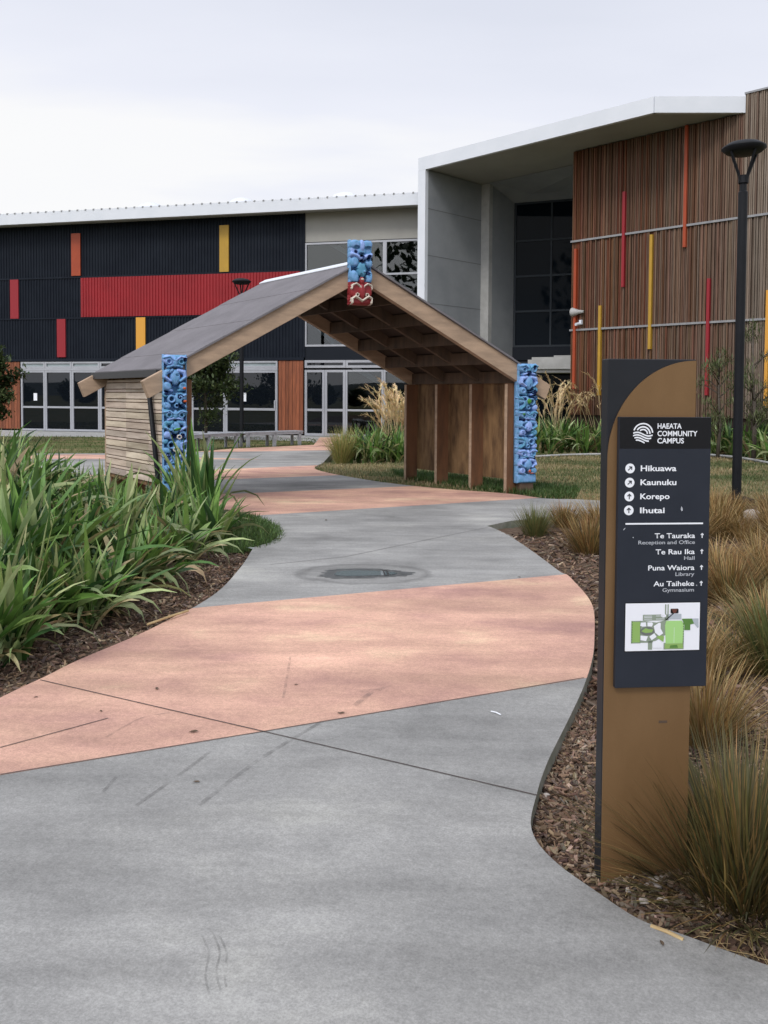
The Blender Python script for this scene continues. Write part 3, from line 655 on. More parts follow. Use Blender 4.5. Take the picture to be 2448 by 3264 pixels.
def shelter():
    root = thing('timber_shelter', 'open gabled timber shelter with grey roof arching over the path', 'shelter', S(WS/2, 1.4, 0))
    D = 2.75
    for t0, t1, nm in ((-.05, .05, 'bargeboard'), (D, D+.09, 'bargeboard')):
        for a0, a1, sd in ((-.42, AP-.002, 1), (AP+.002, WS+.42, -1)):
            m = MB(); p = []
            if sd > 0:
                for t in (t0, t1):
                    p.append([S(a0+.07, t, zbot(a0+.07)), S(a1, t, zbot(a1)), S(a1, t, zbot(a1)+BT), S(a0-.02, t, zbot(a0)+BT)])
            else:
                for t in (t0, t1):
                    p.append([S(a0, t, zbot(a0)), S(a1-.07, t, zbot(a1-.07)), S(a1+.02, t, zbot(a1)+BT), S(a0, t, zbot(a0)+BT)])
            m.hexa([p[0][0], p[0][1], p[1][1], p[1][0], p[0][3], p[0][2], p[1][2], p[1][3]])
            m.build(nm, M_pine, root, bevel=.006)
    for t in (.92, 1.84):
        for a0, a1 in ((.05, AP-.01), (AP+.01, WS-.05)):
            m = MB(); slope_beam(m, a0, a1, t, t+.07, .045, .225); m.build('rafter', M_pined, root)
    for side in (0, 1):
        for i in range(6):
            f = .02+i*.19
            a = AP-f*AP if side == 0 else AP+f*(WS-AP)
            m = MB(); m.hexa([S(a-.025, .055, zbot(a)+.02), S(a+.025, .055, zbot(a)+.02), S(a+.025, D-.005, zbot(a)+.02), S(a-.025, D-.005, zbot(a)+.02), S(a-.025, .055, zbot(a)+.215), S(a+.025, .055, zbot(a)+.215), S(a+.025, D-.005, zbot(a)+.215), S(a-.025, D-.005, zbot(a)+.215)])
            m.build('purlin', M_pined, root)
    m = MB()
    slope_beam(m, -.10, AP, .06, D-.01, .227, .262); slope_beam(m, AP, WS+.10, .06, D-.01, .227, .262); m.build('roof_lining', M_lining, root)
    m = MB()
    for q in range(7):
        k = .004*(q % 2); f0, f1 = q/7, (q+1)/7
        slope_beam(m, -.15+(AP+.15)*f0, -.15+(AP+.15)*f1, -.09-k*.5, D+.14+k*.5, BT+.004, BT+.03+k*1.5); slope_beam(m, AP+(WS+.15-AP)*f0, AP+(WS+.15-AP)*f1, -.09-k*.5, D+.14+k*.5, BT+.004, BT+.03+k*1.5)
    rf = m.build('roof', M_roofg, root)
    m = MB(); p = []
    for w, o in ((.13, .036), (.0, .05)): pass
    slope_beam(m, AP-.11, AP, -.10, D+.15, BT+.038, BT+.05); slope_beam(m, AP, AP+.14, -.10, D+.15, BT+.038, BT+.05); m.build('ridge_flashing', M_white, rf)
    for a0, a1 in ((-.22, -.155), (WS+.155, WS+.22)):
        m = MB(); sbox(m, a0, a1, .06, D+.1, zbot(-.15)+BT-.09, zbot(-.15)+BT+.01); m.build('gutter', M_gutter, root)
    # side walls
    for side in (0, 1):
        ao = 0.02 if side == 0 else WS-.02
        sg = 1 if side == 0 else -1
        ztop = zbot(ao)+.10
        m = MB(); sbox(m, min(ao, ao+sg*.02), max(ao, ao+sg*.02), .08, D+.02, .20, ztop); m.build('wall_lining', M_ply, root)
        for i, t in enumerate((.06, .9, 1.8, 2.68)):
            m = MB(); x0, x1 = ao+sg*.021, ao+sg*.24
            sbox(m, min(x0, x1), max(x0, x1), t, t+.055, -.08, zbot(ao)+.05)
            e0, e1 = ao+sg*.2405, ao+sg*.244
            st = m.build('stud', M_pinew, root); m = MB(); sbox(m, min(e0, e1), max(e0, e1), t-.002, t+.057, -.08, zbot(ao)+.04); m.build('lit_edge', M_pine, st)  # pale strip paints in the light on the stud's inner edge
        m = MB(); z = .27; k = 0; r = random.Random(5+side)
        while z < ztop-.03:
            h = .088 if k % 2 == 0 else .036
            for t0, t1 in ((.02, .93), (.932, 1.86), (1.862, D+.05)):
                q = r.uniform(.72, 1.22); x0, x1 = ao-sg*.002, ao-sg*(.03 if k % 2 == 0 else .026)
                sbox(m, min(x0, x1), max(x0, x1), t0, t1, z, min(z+h, ztop), c=(q, q*r.uniform(.96, 1.02), q*r.uniform(.92, 1.02)))
            z += h+.014; k += 1
        m.build('slat_wall', M_pineg, root)
        m = MB(); x = ao+sg*.03; sbox(m, min(ao-sg*.034, x), max(ao-sg*.034, x), D+.051, D+.085, .0, ztop); m.build('corner_post', M_pine, root)
    # leaning black downpipe on the left wall
    pl = VP(SL-E1v*.07, math.degrees(math.atan2(-E2v.y, -E2v.x)))
    s0, z0 = pl.hit(476, 1258); s1, z1 = pl.hit(504, 1530)
    m = MB(); m.tube([S(-.18, .45, zbot(-.15)+BT-.05), pl.P(s0-.01, 0, z0+.04), pl.P(s0, 0, z0), pl.P(s1, 0, z1), pl.P(s1+.02, 0, z1-.4)], .036, 10); m.build('downpipe', M_black, root, smooth=True)
shelter()

# ------------------------------------------------------------------ carved posts and gable mask
def carving(w, h, nx, ny, shapes, base=.0):
    xs = np.linspace(-w/2, w/2, nx); ys = np.linspace(0, h, ny); X, Y = np.meshgrid(xs, ys)
    Z = np.full(X.shape, base); idc = np.zeros(X.shape, int)
    for sh in shapes:
        t = sh[0]
        if t in 'EH':
            _, cx, cy, rx, ry, rot, hh = sh[:7]; c, s = math.cos(rot), math.sin(rot); dx, dy = X-cx, Y-cy
            q = ((dx*c+dy*s)/rx)**2+((-dx*s+dy*c)/ry)**2
            if t == 'E': v = hh*np.clip(1-q*q, 0, 1)**.38; n = np.where(q < 1, base+v, -9); up = n > Z; Z = np.maximum(Z, n)
            else: up = q < 1; Z = np.where(up, np.minimum(Z, hh), Z)
        elif t == 'R':
            _, cx, cy, rx, wd, hh = sh[:6]; q = np.abs(np.hypot(X-cx, Y-cy)-rx)/wd; n = np.where(q < 1, base+hh*np.sqrt(np.clip(1-q*q, 0, 1)), -9); up = n > Z; Z = np.maximum(Z, n)
        elif t == 'C':
            _, pts, r, hh = sh[:4]; d = pdist(pts, X, Y, False)/r; n = np.where(d < 1, base+hh*np.sqrt(np.clip(1-d*d, 0, 1)), -9); up = n > Z; Z = np.maximum(Z, n)
        elif t == 'G':                  # incised spiral or line
            _, pts, r, hh = sh[:4]; d = pdist(pts, X, Y, False); up = d < r; Z = np.where(up, Z-hh*(1-d/r), Z)
        if t in 'ECR' and sh[-1].__class__ is not str: idc = np.where(up, 0, idc)
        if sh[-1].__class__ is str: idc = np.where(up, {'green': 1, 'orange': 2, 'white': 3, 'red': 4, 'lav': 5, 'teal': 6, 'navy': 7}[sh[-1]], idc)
    return X, Y, Z, idc
def spiral(cx, cy, r, turns, a0=0, n=26, sg=1):
    return [(cx+sg*r*(1-i/n*.85)*math.cos(a0+i/n*turns*6.283), cy+r*(1-i/n*.85)*math.sin(a0+i/n*turns*6.283)) for i in range(n+1)]
def figure(y, hw, H, r, flip=1, tilt=0.0):
    """one carved ancestor: slanted head, bent arms, belly, folded legs"""
    o = []; f = flip; hd = H*.36
    o += [('E', -f*hw*.45, y+hd*.42, hw*.62, hd*.40, .45*f+tilt, .052), ('E', f*hw*.45, y+hd*.40, hw*.62, hd*.40, -.40*f+tilt, .050), ('E', 0, y+hd*.5, hw*.20, hd*.5, tilt, .066)]
    for q in (-1, 1):
        o += [('R', q*hw*.50, y+hd*.50, hw*.20, hw*.08, .066), ('H', q*hw*.50, y+hd*.50, hw*.10, hw*.11, 0, .014)]
        o += [('C', [(q*hw*.05, y+hd*.42), (q*hw*.45, y+hd*.12), (q*hw*.92, y+hd*.22)], hw*.12, .07)]
    o += [('C', [(-hw*.55, y+hd*.92), (-hw*.2, y+hd*.80), (hw*.2, y+hd*.82), (hw*.55, y+hd*.90)], hw*.13, .062), ('H', f*hw*.1, y+hd*.98, hw*.26, hd*.055, 0, .006)]
    b = y+hd*1.08; B = H-hd*1.08
    o += [('E', 0, b+B*.36, hw*.42, B*.36, 0, .066)]
    for q in (-1, 1):
        o += [('C', [(q*hw*.25, b+B*.06), (q*hw*.72, b+B*.12), (q*hw*.82, b+B*.34)], hw*.21, .058), ('C', [(q*hw*.82, b+B*.34), (q*hw*.40, b+B*.52)], hw*.14, .072)]
        o += [('H', q*hw*.55, b+B*.29, hw*.10, B*.06, .5*q, -.03)]
        o += [('E', q*hw*.62, b+B*.76, hw*.34, B*.21, .45*q, .062), ('C', [(q*hw*.75, b+B*.88), (q*hw*.30, b+B*.95)], hw*.13, .05)]
    o += [('H', 0, b+B*.86, hw*.16, B*.09, 0, -.035), ('H', -f*hw*.34, b+B*.60, hw*.10, B*.035, .3, -.02)]
    if r.random() < .7: o += [('G', spiral(f*hw*.62, b+B*.75, hw*.18, 1.6, r.random()*6), hw*.045, .016)]
    if r.random() < .7: o += [('G', spiral(-f*hw*.72, b+B*.16, hw*.15, 1.5, r.random()*6), hw*.045, .014)]
    for q in range(3): o += [('G', [(hw*(-.2+.18*q), b+B*.52), (hw*(-.12+.18*q), b+B*.66)], hw*.035, .010)]
    return o
def manaia(y, hw, H, r, flip=1):
    """small beaked profile between the figures: curls, ring eye, S limb"""
    f = flip; o = [('E', -f*hw*.35, y+H*.35, hw*.55, H*.34, .3*f, .054), ('R', f*hw*.30, y+H*.40, hw*.26, hw*.11, .062), ('H', f*hw*.30, y+H*.40, hw*.12, hw*.12, 0, -.03),
        ('C', [(-f*hw*.85, y+H*.15), (-f*hw*.45, y+H*.30), (-f*hw*.5, y+H*.68), (-f*hw*.85, y+H*.86)], hw*.15, .066), ('R', -f*hw*.10, y+H*.78, hw*.15, hw*.08, .066), ('H', -f*hw*.10, y+H*.78, hw*.07, hw*.07, 0, .0),
        ('E', f*hw*.66, y+H*.78, hw*.34, H*.20, -.4*f, .058), ('H', -f*hw*.66, y+H*.52, hw*.10, H*.08, .3, -.03), ('E', f*hw*.78, y+H*.16, hw*.24, H*.16, .6*f, .05), ('H', f*hw*.12, y+H*.14, hw*.16, H*.05, .2, -.02)]
    return o
def carved_mesh(name, root, pl, s_c, z_top, w, h, shapes, mats, n_front, thick, cell=.0055, rows=None, rcorner=.03):
    nx, ny = int(w/cell), int(h/cell); X, Y, Z, idc = carving(w, h, nx, ny, shapes); Z = np.where(Z > .008, Z*1.2, -.075)-.02
    side = np.minimum(X+w/2, w/2-X); Z = np.where((side < .022) & (side > 0), np.maximum(Z, -.012), Z); edge = np.minimum(np.minimum(X+w/2, w/2-X), np.minimum(Y, h-Y)); Z = np.where(edge < rcorner, Z-(1-np.clip(edge/rcorner, 0, 1))**2*.035, Z)
    j0, j1 = rows if rows else (0, ny-1); V = []; nr = j1-j0+1
    for j in range(j0, j1+1):
        for i in range(nx): V.append(pl.P(s_c+X[j, i], n_front+Z[j, i], z_top-Y[j, i]))
    m = MB(); F = []; I = []
    for j in range(nr-1):
        for i in range(nx-1):
            a = j*nx+i; F.append((a, a+nx, a+nx+1, a+1)); I.append(int(idc[j0+j, i]))
    m.v = [tuple(v) for v in V]; m.f = F; m.m = I; m.c = [None]*len(F)
    # back box
    y0, y1 = Y[j0, 0], Y[j1, 0]
    m.pbox(pl, s_c-w/2+.006, s_c+w/2-.006, n_front-thick, n_front-.12, z_top-y1+.001, z_top-y0-.001)
    ring = [j*nx for j in range(nr)]+[(nr-1)*nx+i for i in range(1, nx)]+[j*nx+nx-1 for j in range(nr-2, -1, -1)]+[i for i in range(nx-2, 0, -1)]
    b0 = len(m.v); cen = len(ring)
    for q in ring:
        v = Vector(m.v[q]); k = (n_front-.125)-((Vector((v.x, v.y))-pl.p).dot(pl.n)); m.v.append((v.x+pl.n.x*k, v.y+pl.n.y*k, v.z))
    for q in range(cen):
        m.f.append((ring[q], b0+q, b0+(q+1) % cen, ring[(q+1) % cen])); m.m.append(0); m.c.append(None)
    return m.build(name, mats, root, smooth=True)
M_blue2 = mat('carved lavender blue paint', (.22, .34, .66), (.30, .42, .76), nscale=16, rough=.6, spec=.25)
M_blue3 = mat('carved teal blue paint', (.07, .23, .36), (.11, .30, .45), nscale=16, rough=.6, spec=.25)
M_navy = mat('carved navy paint and cut shadow', (.012, .025, .10), rough=.6, spec=.2)  # navy paint colour also puts the dark of deep cuts into some spirals
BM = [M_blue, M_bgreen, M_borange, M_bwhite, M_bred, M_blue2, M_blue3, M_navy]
angS = math.degrees(math.atan2(E1v.y, E1v.x))
PSH = VP(SL, angS)
def post(s_c, ztop, w, label, seed, acc):
    r = random.Random(seed); h = 1.91; hw = w/2
    b = PSH.P(s_c, .10, 0); root = thing('carved_post', label, 'carved post', (b.x, b.y, -.05), 'blue carved posts at the front of the shelter')
    sh = []; y = .01; f = 1 if seed % 2 else -1
    for kind, H in (('f', .50), ('m', .24), ('f', .40), ('m', .20), ('f', .40)):
        sh += figure(y, hw, H, r, f, f*.12) if kind == 'f' else manaia(y, hw, H, r, f); y += H+.004; f = -f
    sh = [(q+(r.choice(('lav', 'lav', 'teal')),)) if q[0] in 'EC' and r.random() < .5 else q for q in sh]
    for k in range(46):                            # incised curls and notches over the whole panel
        cx, cy = r.uniform(-hw*.8, hw*.8), r.uniform(.04, h-.16)
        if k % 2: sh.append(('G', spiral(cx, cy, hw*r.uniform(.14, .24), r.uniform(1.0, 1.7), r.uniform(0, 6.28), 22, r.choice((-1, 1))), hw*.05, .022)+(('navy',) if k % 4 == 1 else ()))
        else: sh.append(('G', [(cx, cy), (cx+r.uniform(-.03, .03), cy+r.uniform(.02, .05))], hw*.06, .022))
    for a in acc: sh.append(a)
    sh += [('E', 0, h-.06, hw*1.6, .09, 0, .03)]
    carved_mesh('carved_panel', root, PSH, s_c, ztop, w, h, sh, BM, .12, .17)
    m = MB(); m.pbox(PSH, s_c-w*.36, s_c+w*.36, -.02, .10, -.1, ztop-h); m.build('pedestal', M_pined, root)
post(.0, 2.10, .33, 'left blue carved post behind the tall strap leaves', 11, [('E', .02, 1.02, .06, .025, -.2, .075, 'green'), ('E', .12, .46, .03, .022, 0, .07, 'orange'), ('E', .13, .64, .03, .018, 0, .07, 'orange'), ('R', .05, 1.13, .025, .012, .08, 'white'), ('R', .0, 1.30, .028, .013, .08, 'white')])
post(WS, 2.08, .335, 'right blue carved post with a bright green eye spot', 24, [('E', -.01, .60, .045, .05, 0, .085, 'green'), ('E', -.10, .80, .03, .03, 0, .07, 'green'), ('E', .02, 1.71, .02, .03, 0, .07, 'orange'), ('E', .07, 1.745, .07, .008, 0, .06, 'orange')])
def mask():
    h, w = .95, .345; hw = w/2; sc = AP-.03; zt = PSH.z_(1142, 763, .15)
    b = PSH.P(sc, .12, zt-h); root = thing('carved_gable_mask', 'carved blue figure above a red face with white brows on the gable peak', 'carved mask', b)
    r = random.Random(2); sh = []
    # upper head with two brow lobes and wedge nose, arms, belly, thighs
    sh += [('E', -hw*.55, .075, hw*.5, .07, .1, .07), ('E', hw*.5, .075, hw*.5, .07, -.1, .07), ('E', 0, .09, hw*.25, .09, 0, .075), ('E', -hw*.45, .15, hw*.5, .09, .3, .035), ('E', hw*.5, .15, hw*.5, .08, -.3, .035), ('E', 0, .17, hw*.45, .06, 0, .055), ('H', -hw*.45, .12, hw*.25, .025, .2, .018), ('H', hw*.5, .12, hw*.25, .022, -.2, .018), ('H', 0, .205, hw*.22, .012, 0, .0)]
    sh += [('C', [(-hw*.9, .22), (-hw*.45, .24), (0, .285), (hw*.45, .24), (hw*.9, .22)], .035, .07), ('H', 0, .32, hw*.28, .016, 0, -.02), ('E', -hw*.62, .33, hw*.38, .075, .3, .06), ('E', hw*.66, .34, hw*.34, .07, -.3, .06), ('H', hw*.62, .30, hw*.13, .018, .4, -.02)]
    sh += [('E', 0, .44, hw*.45, .12, 0, .068), ('H', -hw*.52, .435, hw*.18, .014, 0, -.03), ('H', hw*.55, .43, hw*.14, .018, -.3, -.03), ('E', hw*.2, .47, hw*.12, .02, 0, .085), ('E', -hw*.62, .55, hw*.36, .10, -.2, .07), ('E', hw*.66, .55, hw*.34, .095, .2, .07), ('H', -hw*.2, .575, hw*.13, .045, .3, -.04), ('H', hw*.3, .575, hw*.12, .045, -.3, -.04)]
    red = [('E', 0, .60, hw*.24, .06, 0, .07, 'red'), ('E', 0, .58, hw*.2, .018, 0, .075, 'white'), ('E', -hw*.5, .73, hw*.55, .13, 0, .05, 'red'), ('E', hw*.5, .73, hw*.55, .13, 0, .05, 'red'), ('E', 0, .76, hw*.30, .12, 0, .085, 'red'), ('E', 0, .90, hw*1.0, .07, 0, .045, 'red'),
           ('C', [(-hw*.9, .72), (-hw*.85, .67), (-hw*.5, .645), (-hw*.2, .68), (-hw*.1, .71)], .017, .08, 'white'), ('C', [(hw*.9, .72), (hw*.85, .67), (hw*.5, .645), (hw*.2, .68), (hw*.1, .71)], .017, .08, 'white'),
           ('C', [(-hw*.85, .93), (-hw*.88, .87), (-hw*.6, .835), (-hw*.3, .86), (0, .895), (hw*.3, .86), (hw*.6, .83), (hw*.88, .86), (hw*.85, .93)], .019, .09, 'white'), ('R', -hw*.42, .81, .022, .012, .08, 'white'), ('R', hw*.45, .81, .022, .012, .08, 'white'), ('H', -hw*.42, .81, .012, .012, 0, -.01), ('H', hw*.45, .81, .012, .012, 0, -.01)]
    ny = int(h/.005); cut = int(ny*.605/h*.95)
    cut = int(.615/h*ny)
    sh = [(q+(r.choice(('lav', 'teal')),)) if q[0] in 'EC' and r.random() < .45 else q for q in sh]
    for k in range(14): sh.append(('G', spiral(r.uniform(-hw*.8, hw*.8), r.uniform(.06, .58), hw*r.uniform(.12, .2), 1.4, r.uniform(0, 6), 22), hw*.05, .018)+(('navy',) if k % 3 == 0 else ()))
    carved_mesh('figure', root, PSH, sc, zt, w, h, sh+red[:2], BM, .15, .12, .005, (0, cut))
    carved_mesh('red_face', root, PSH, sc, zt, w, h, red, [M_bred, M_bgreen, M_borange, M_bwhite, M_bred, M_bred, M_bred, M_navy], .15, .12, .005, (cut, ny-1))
mask()

# ------------------------------------------------------------------ wayfinding sign
def sign():
    PS0 = VP(G(1912, 2788).xy, 5.0); W = PS0.s_(2199, 2200); zt = PS0.z_(1923, 1143); zb = -.12
    root = thing('wayfinding_sign', 'tall charcoal and bronze wayfinding sign with directions and a site map', 'sign', PS0.P(W/2, 0, -.07))
    m = MB(); m.pbox(PS0, 0, W, -.058, 0, zb, zt); m.build('sign_post', M_signb, root, bevel=.003)
    e = .002; ry = .315; pts = [PS0.P(W-e, .001, zt-.004)]
    for i in range(1, 33):
        a = R(90+90*i/32); pts.append(PS0.P(W-e+(W-2*e)*math.cos(a), .001, zt-.004-ry+ry*math.sin(a)))
    pts += [PS0.P(e, .001, zb), PS0.P(W-e, .001, zb)]
    m = MB(); m.prism(pts[::-1], (PS0.n.x*.004, PS0.n.y*.004, 0)); m.build('bronze_face', M_bronze, root)
    nP = .026
    s0, z0 = PS0.hit(1975, 1329, nP); s1, _ = PS0.hit(2268, 1329, nP); z1 = PS0.z_(2000, 2193, nP)
    m = MB(); m.pbox(PS0, s0, s1, .006, nP, z1, z0); pan = m.build('info_panel', M_panel, root, bevel=.0015)
    K = (s1-s0)/294.0                   # one sheet unit
    def P(x, y, n=nP+.0006): return PS0.P(s0+x*K, n, z0-y*K)
    m = MB(); q = [P(1, 98, nP+.0002), P(293, 98, nP+.0002), P(293, 1, nP+.0002), P(1, 1, nP+.0002)]; m.add(q, [(0, 1, 2, 3)]); m.build('header_band', M_header, pan)
    org = parent_origin(pan)
    def flat(polys, mt, name, n=nP+.0012):
        m = MB()
        for pl in polys: m.add([P(x, y, n) for x, y in pl], [tuple(range(len(pl)))])
        return m.build(name, mt, pan)
    def text(body, x, base, width, cap, mt, name, align='L', bold=.02):
        cu = bpy.data.curves.new('lettering', 'FONT'); cu.body = body; cu.size = 1; cu.offset = bold; cu.resolution_u = 3
        ob = bpy.data.objects.new('lettering', cu); COL.objects.link(ob)
        hc = bpy.data.curves.new('caps', 'FONT'); hc.body = 'H'; hc.size = 1; hc.offset = bold; ho = bpy.data.objects.new('caps', hc); COL.objects.link(ho)
        bpy.context.view_layer.update(); dg = bpy.context.evaluated_depsgraph_get()
        me = bpy.data.meshes.new_from_object(ob.evaluated_get(dg)); mh = bpy.data.meshes.new_from_object(ho.evaluated_get(dg))
        ch = max(v.co.y for v in mh.vertices); xs = [v.co.x for v in me.vertices]; x0, x1 = min(xs), max(xs)
        kx = width/(x1-x0); ky = cap/ch; ox = x if align == 'L' else x-width
        for v in me.vertices: v.co = P(ox+(v.co.x-x0)*kx, base-v.co.y*ky, nP+.0012)-org
        for o, d in ((ob, cu), (ho, hc)): bpy.data.objects.remove(o); bpy.data.curves.remove(d)
        bpy.data.meshes.remove(mh); me.materials.clear(); me.materials.append(mt); me.name = name
        o2 = bpy.data.objects.new(name, me); COL.objects.link(o2); o2.parent = pan; return o2
    for tx, b, w in (('HAEATA', 35.4, 77), ('COMMUNITY', 58.6, 128), ('CAMPUS', 80.8, 85)): text(tx, 121, b, w, 16, M_print, 'lettering', 'L', .020)
    for tx, b, w in (('Hikuawa', 167, 114), ('Kaunuku', 210.5, 115), ('Korepo', 254.2, 94), ('Ihutai', 297.8, 79)): text(tx, 69.5, b, w, 17.4, M_print, 'lettering', 'L', .020)
    for tx, b, w in (('Te Tauraka', 376.6, 130), ('Te Rau Ika', 427, 126), ('Puna Waiora', 477, 149), ('Au Taiheke', 527, 131)): text(tx, 248, b, w, 15.4, M_print, 'lettering', 'R', .014)
    for tx, b, w in (('Reception and Office', 395.3, 182), ('Hall', 445, 34), ('Library', 495.5, 61), ('Gymnasium', 545, 102)): text(tx, 248, b, w, 11.4, M_printg, 'lettering', 'R', .012)
    flat([[(24, 328.6), (273, 328.6), (273, 333.6), (24, 333.6)]], M_print, 'rule')
    # logo: arches over waves inside a circle
    LX, LY, LR = 74.5, 50.6, 32.5; polys = []
    def wave(t, ph): return 4.5*math.sin((t-ph)*.095)
    def arcb(r0, r1, cx, cy, ytop):
        n = 40; out = []
        for i in range(n):
            p = []
            for rr, j in ((r0, i), (r1, i), (r1, i+1), (r0, i+1)):
                a = math.pi*(1-j/n); p.append((cx+rr*math.cos(a), cy-rr*math.sin(a)))
            if all(y < ytop(x) for x, y in p): out.append(p)
        return out
    yt = lambda x: LY-2+wave(x-LX, 0)+.22*(x-LX)*.3
    for r0, r1 in ((28.2, 32.5), (19.6, 24.2), (11.6, 15.8), (3.8, 7.8)): polys += arcb(r0, r1, LX+.5, LY-(0 if r0 > 25 else -1.5), lambda x: yt(x)-1.0 if r0 < 25 else yt(x)-1.0)
    for k in range(4):
        y0 = 2.0+k*8.0
        for i in range(44):
            xa, xb = -32.5+65*i/44, -32.5+65*(i+1)/44; p = []
            for xx, dy in ((xa, 0), (xa, 4.5), (xb, 4.5), (xb, 0)): p.append((LX+xx, yt(LX+xx)+y0+dy))
            if all(math.hypot(x-LX, y-LY) < LR for x, y in p): polys.append(p)
    flat(polys, M_print, 'emblem')
    def circ(cx, cy, r, n=28): return [(cx+r*math.cos(-6.2832*i/n), cy+r*math.sin(-6.2832*i/n)) for i in range(n)]
    def arrow(cx, cy, L, w, ang, hd=.42):
        c, s = math.cos(ang), math.sin(ang); pl = []
        T = lambda x, y: (cx+x*c-y*s, cy+x*s+y*c)
        pl.append([T(-w/2, L/2), T(w/2, L/2), T(w/2, -L/2+w*.6), T(-w/2, -L/2+w*.6)])
        h = L*hd
        for sg in (-1, 1): pl.append([T(0, -L/2-w*.2), T(sg*h, -L/2+h-w*.2), T(sg*(h-w*.75), -L/2+h+w*.55), T(0, -L/2+w*1.2)][::sg])
        return pl
    ys = (159, 203, 246, 289)
    for i, y in enumerate(ys): flat([circ(35.6-i*.6, y, 15.2)], M_print, 'arrow_disc')
    for i, y in enumerate(ys): flat(arrow(35.6-i*.6, y, 17, 3, R(48) if i < 2 else 0), M_panel, 'arrow', nP+.0018)
    for b in (369, 419.5, 469.5, 519.5): flat(arrow(271, b, 15, 3, 0, .36), M_print, 'arrow')
    # site map, drawn from the printed sheet
    mx = lambda x, y: (28+(x-302)/3.95*1.0, 579+(y-980)/3.95*1.0)
    def mp(pts): return [mx(*p) for p in pts]
    def rc(x0, y0, x1, y1): return mp([(x0, y0), (x0, y1), (x1, y1), (x1, y0)])
    cols = {}
    def cm(name, c):
        if name not in cols: cols[name] = mat('map '+name, c, rough=.5)
        return cols[name]
    n0 = nP+.0008
    flat([[(26.5, 577.5), (26.5, 733), (271, 733), (271, 577.5)]], cm('black', (.004, .004, .005)), 'map_border', n0)
    mpn = flat([rc(305, 984, 1252, 1576)], cm('sheet white', (.80, .81, .86)), 'site_map', n0+.0005)
    n1 = n0+.001
    flat([rc(525, 1126, 850, 1200), rc(805, 1002, 822, 1200), rc(836, 1002, 852, 1200), rc(595, 1455, 650, 1562), mp([(490, 1200), (490, 1475), (640, 1475), (700, 1450), (820, 1380), (820, 1195), (700, 1225), (560, 1205)]), rc(380, 1200, 500, 1480), rc(795, 1480, 1052, 1562), rc(1020, 1230, 1052, 1500)], cm('grey green', (.26, .31, .24)), 'map_print', n1)
    flat([rc(850, 1122, 1015, 1188), mp([(1140, 1182), (1170, 1235), (1225, 1302), (1240, 1290), (1235, 1182)])], cm('grey', (.42, .46, .50)), 'map_print', n1+.0003)
    flat([rc(392, 1212, 492, 1468)], cm('mid green', (.26, .42, .12)), 'map_print', n1+.0006)
    flat([rc(810, 1492, 1040, 1552)], cm('mid green', (.26, .42, .12)), 'map_print', n1+.0006)
    flat([mp([(745, 1380), (700, 1405), (790, 1470), (800, 1400)])], cm('mid green', (.26, .42, .12)), 'map_print', n1+.0006)
    flat([mp([(822, 1205), (808, 1260), (820, 1490), (1036, 1490), (1050, 1260), (1020, 1205)])], cm('light green', (.36, .62, .22)), 'map_print', n1+.0006)
    flat([mp([(1020, 1182), (1055, 1260), (1055, 1325), (1130, 1325), (1130, 1255), (1178, 1245), (1150, 1182)])], cm('dark green', (.10, .22, .05)), 'map_print', n1+.0009)
    flat([mp([(880, 1512), (870, 1545), (980, 1545), (965, 1505)])], cm('dark green', (.10, .22, .05)), 'map_print', n1+.0009)
    el = [(585+92*math.cos(-i/24*6.2832), 1330+52*math.sin(-i/24*6.2832)) for i in range(24)]; flat([mp(el)], cm('road grey', (.15, .16, .15)), 'map_print', n1+.0009)
    flat([mp([(505, 1330), (560, 1352), (640, 1345), (660, 1310), (600, 1305), (560, 1290)])], cm('mid green', (.2, .35, .1)), 'map_print', n1+.0012)
    flat([mp([(497, 1222), (492, 1262), (520, 1272), (568, 1270), (562, 1218)]), mp([(582, 1220), (584, 1268), (640, 1274), (655, 1240), (640, 1220)]), mp([(730, 1226), (664, 1268), (682, 1350), (735, 1392), (785, 1360), (752, 1300), (752, 1230)]), mp([(497, 1382), (497, 1440), (570, 1452), (592, 1392)]), mp([(672, 1356), (608, 1398), (640, 1442), (702, 1402)]), mp([(660, 1456), (655, 1540), (790, 1540), (775, 1500), (740, 1456)])], cm('sheet white', (.8, .81, .86)), 'map_print', n1+.0012)
    flat([mp([(880, 1055), (874, 1064), (874, 1104), (880, 1112), (968, 1112), (975, 1104), (975, 1064), (968, 1055)]), mp([(905, 1110), (810, 1192), (818, 1200), (918, 1112)])], cm('black', (.01, .01, .01)), 'map_print', n1+.0015)
    flat([mp([(892, 1066), (892, 1074), (958, 1074), (958, 1066)]), mp([(900, 1082), (900, 1089), (950, 1089), (950, 1082)]), mp([(906, 1096), (906, 1102), (944, 1102), (944, 1096)])], cm('callout red', (.30, .10, .07)), 'map_print', n1+.0018)
    for q in (1140, 1158, 1178): flat([rc(540, q, 640, q+6)], cm('sheet white', (.8, .81, .86)), 'map_print', n1+.0006)
    for q in (1140, 1178): flat([rc(690, q, 800, q+6)], cm('sheet white', (.8, .81, .86)), 'map_print', n1+.0006)
    for q in range(9): flat([mp([(382, 1206+q*31), (384, 1228+q*31), (396, 1226+q*31), (394, 1206+q*31)])], cm('dark green', (.10, .22, .05)), 'map_print', n1+.0009)
    for q in range(8): flat([mp([(1038, 1240+q*31), (1038, 1258+q*31), (1050, 1256+q*31), (1048, 1240+q*31)])], cm('dark green', (.10, .22, .05)), 'map_print', n1+.0009)
    flat([mp([(760, 1124), (750, 1146), (775, 1164), (815, 1160), (822, 1132), (790, 1118)])], cm('sheet white', (.8, .81, .86)), 'map_print', n1+.0006)
    flat([rc(924, 1290, 927, 1480)], cm('sheet white', (.8, .81, .86)), 'map_print', n1+.0009)
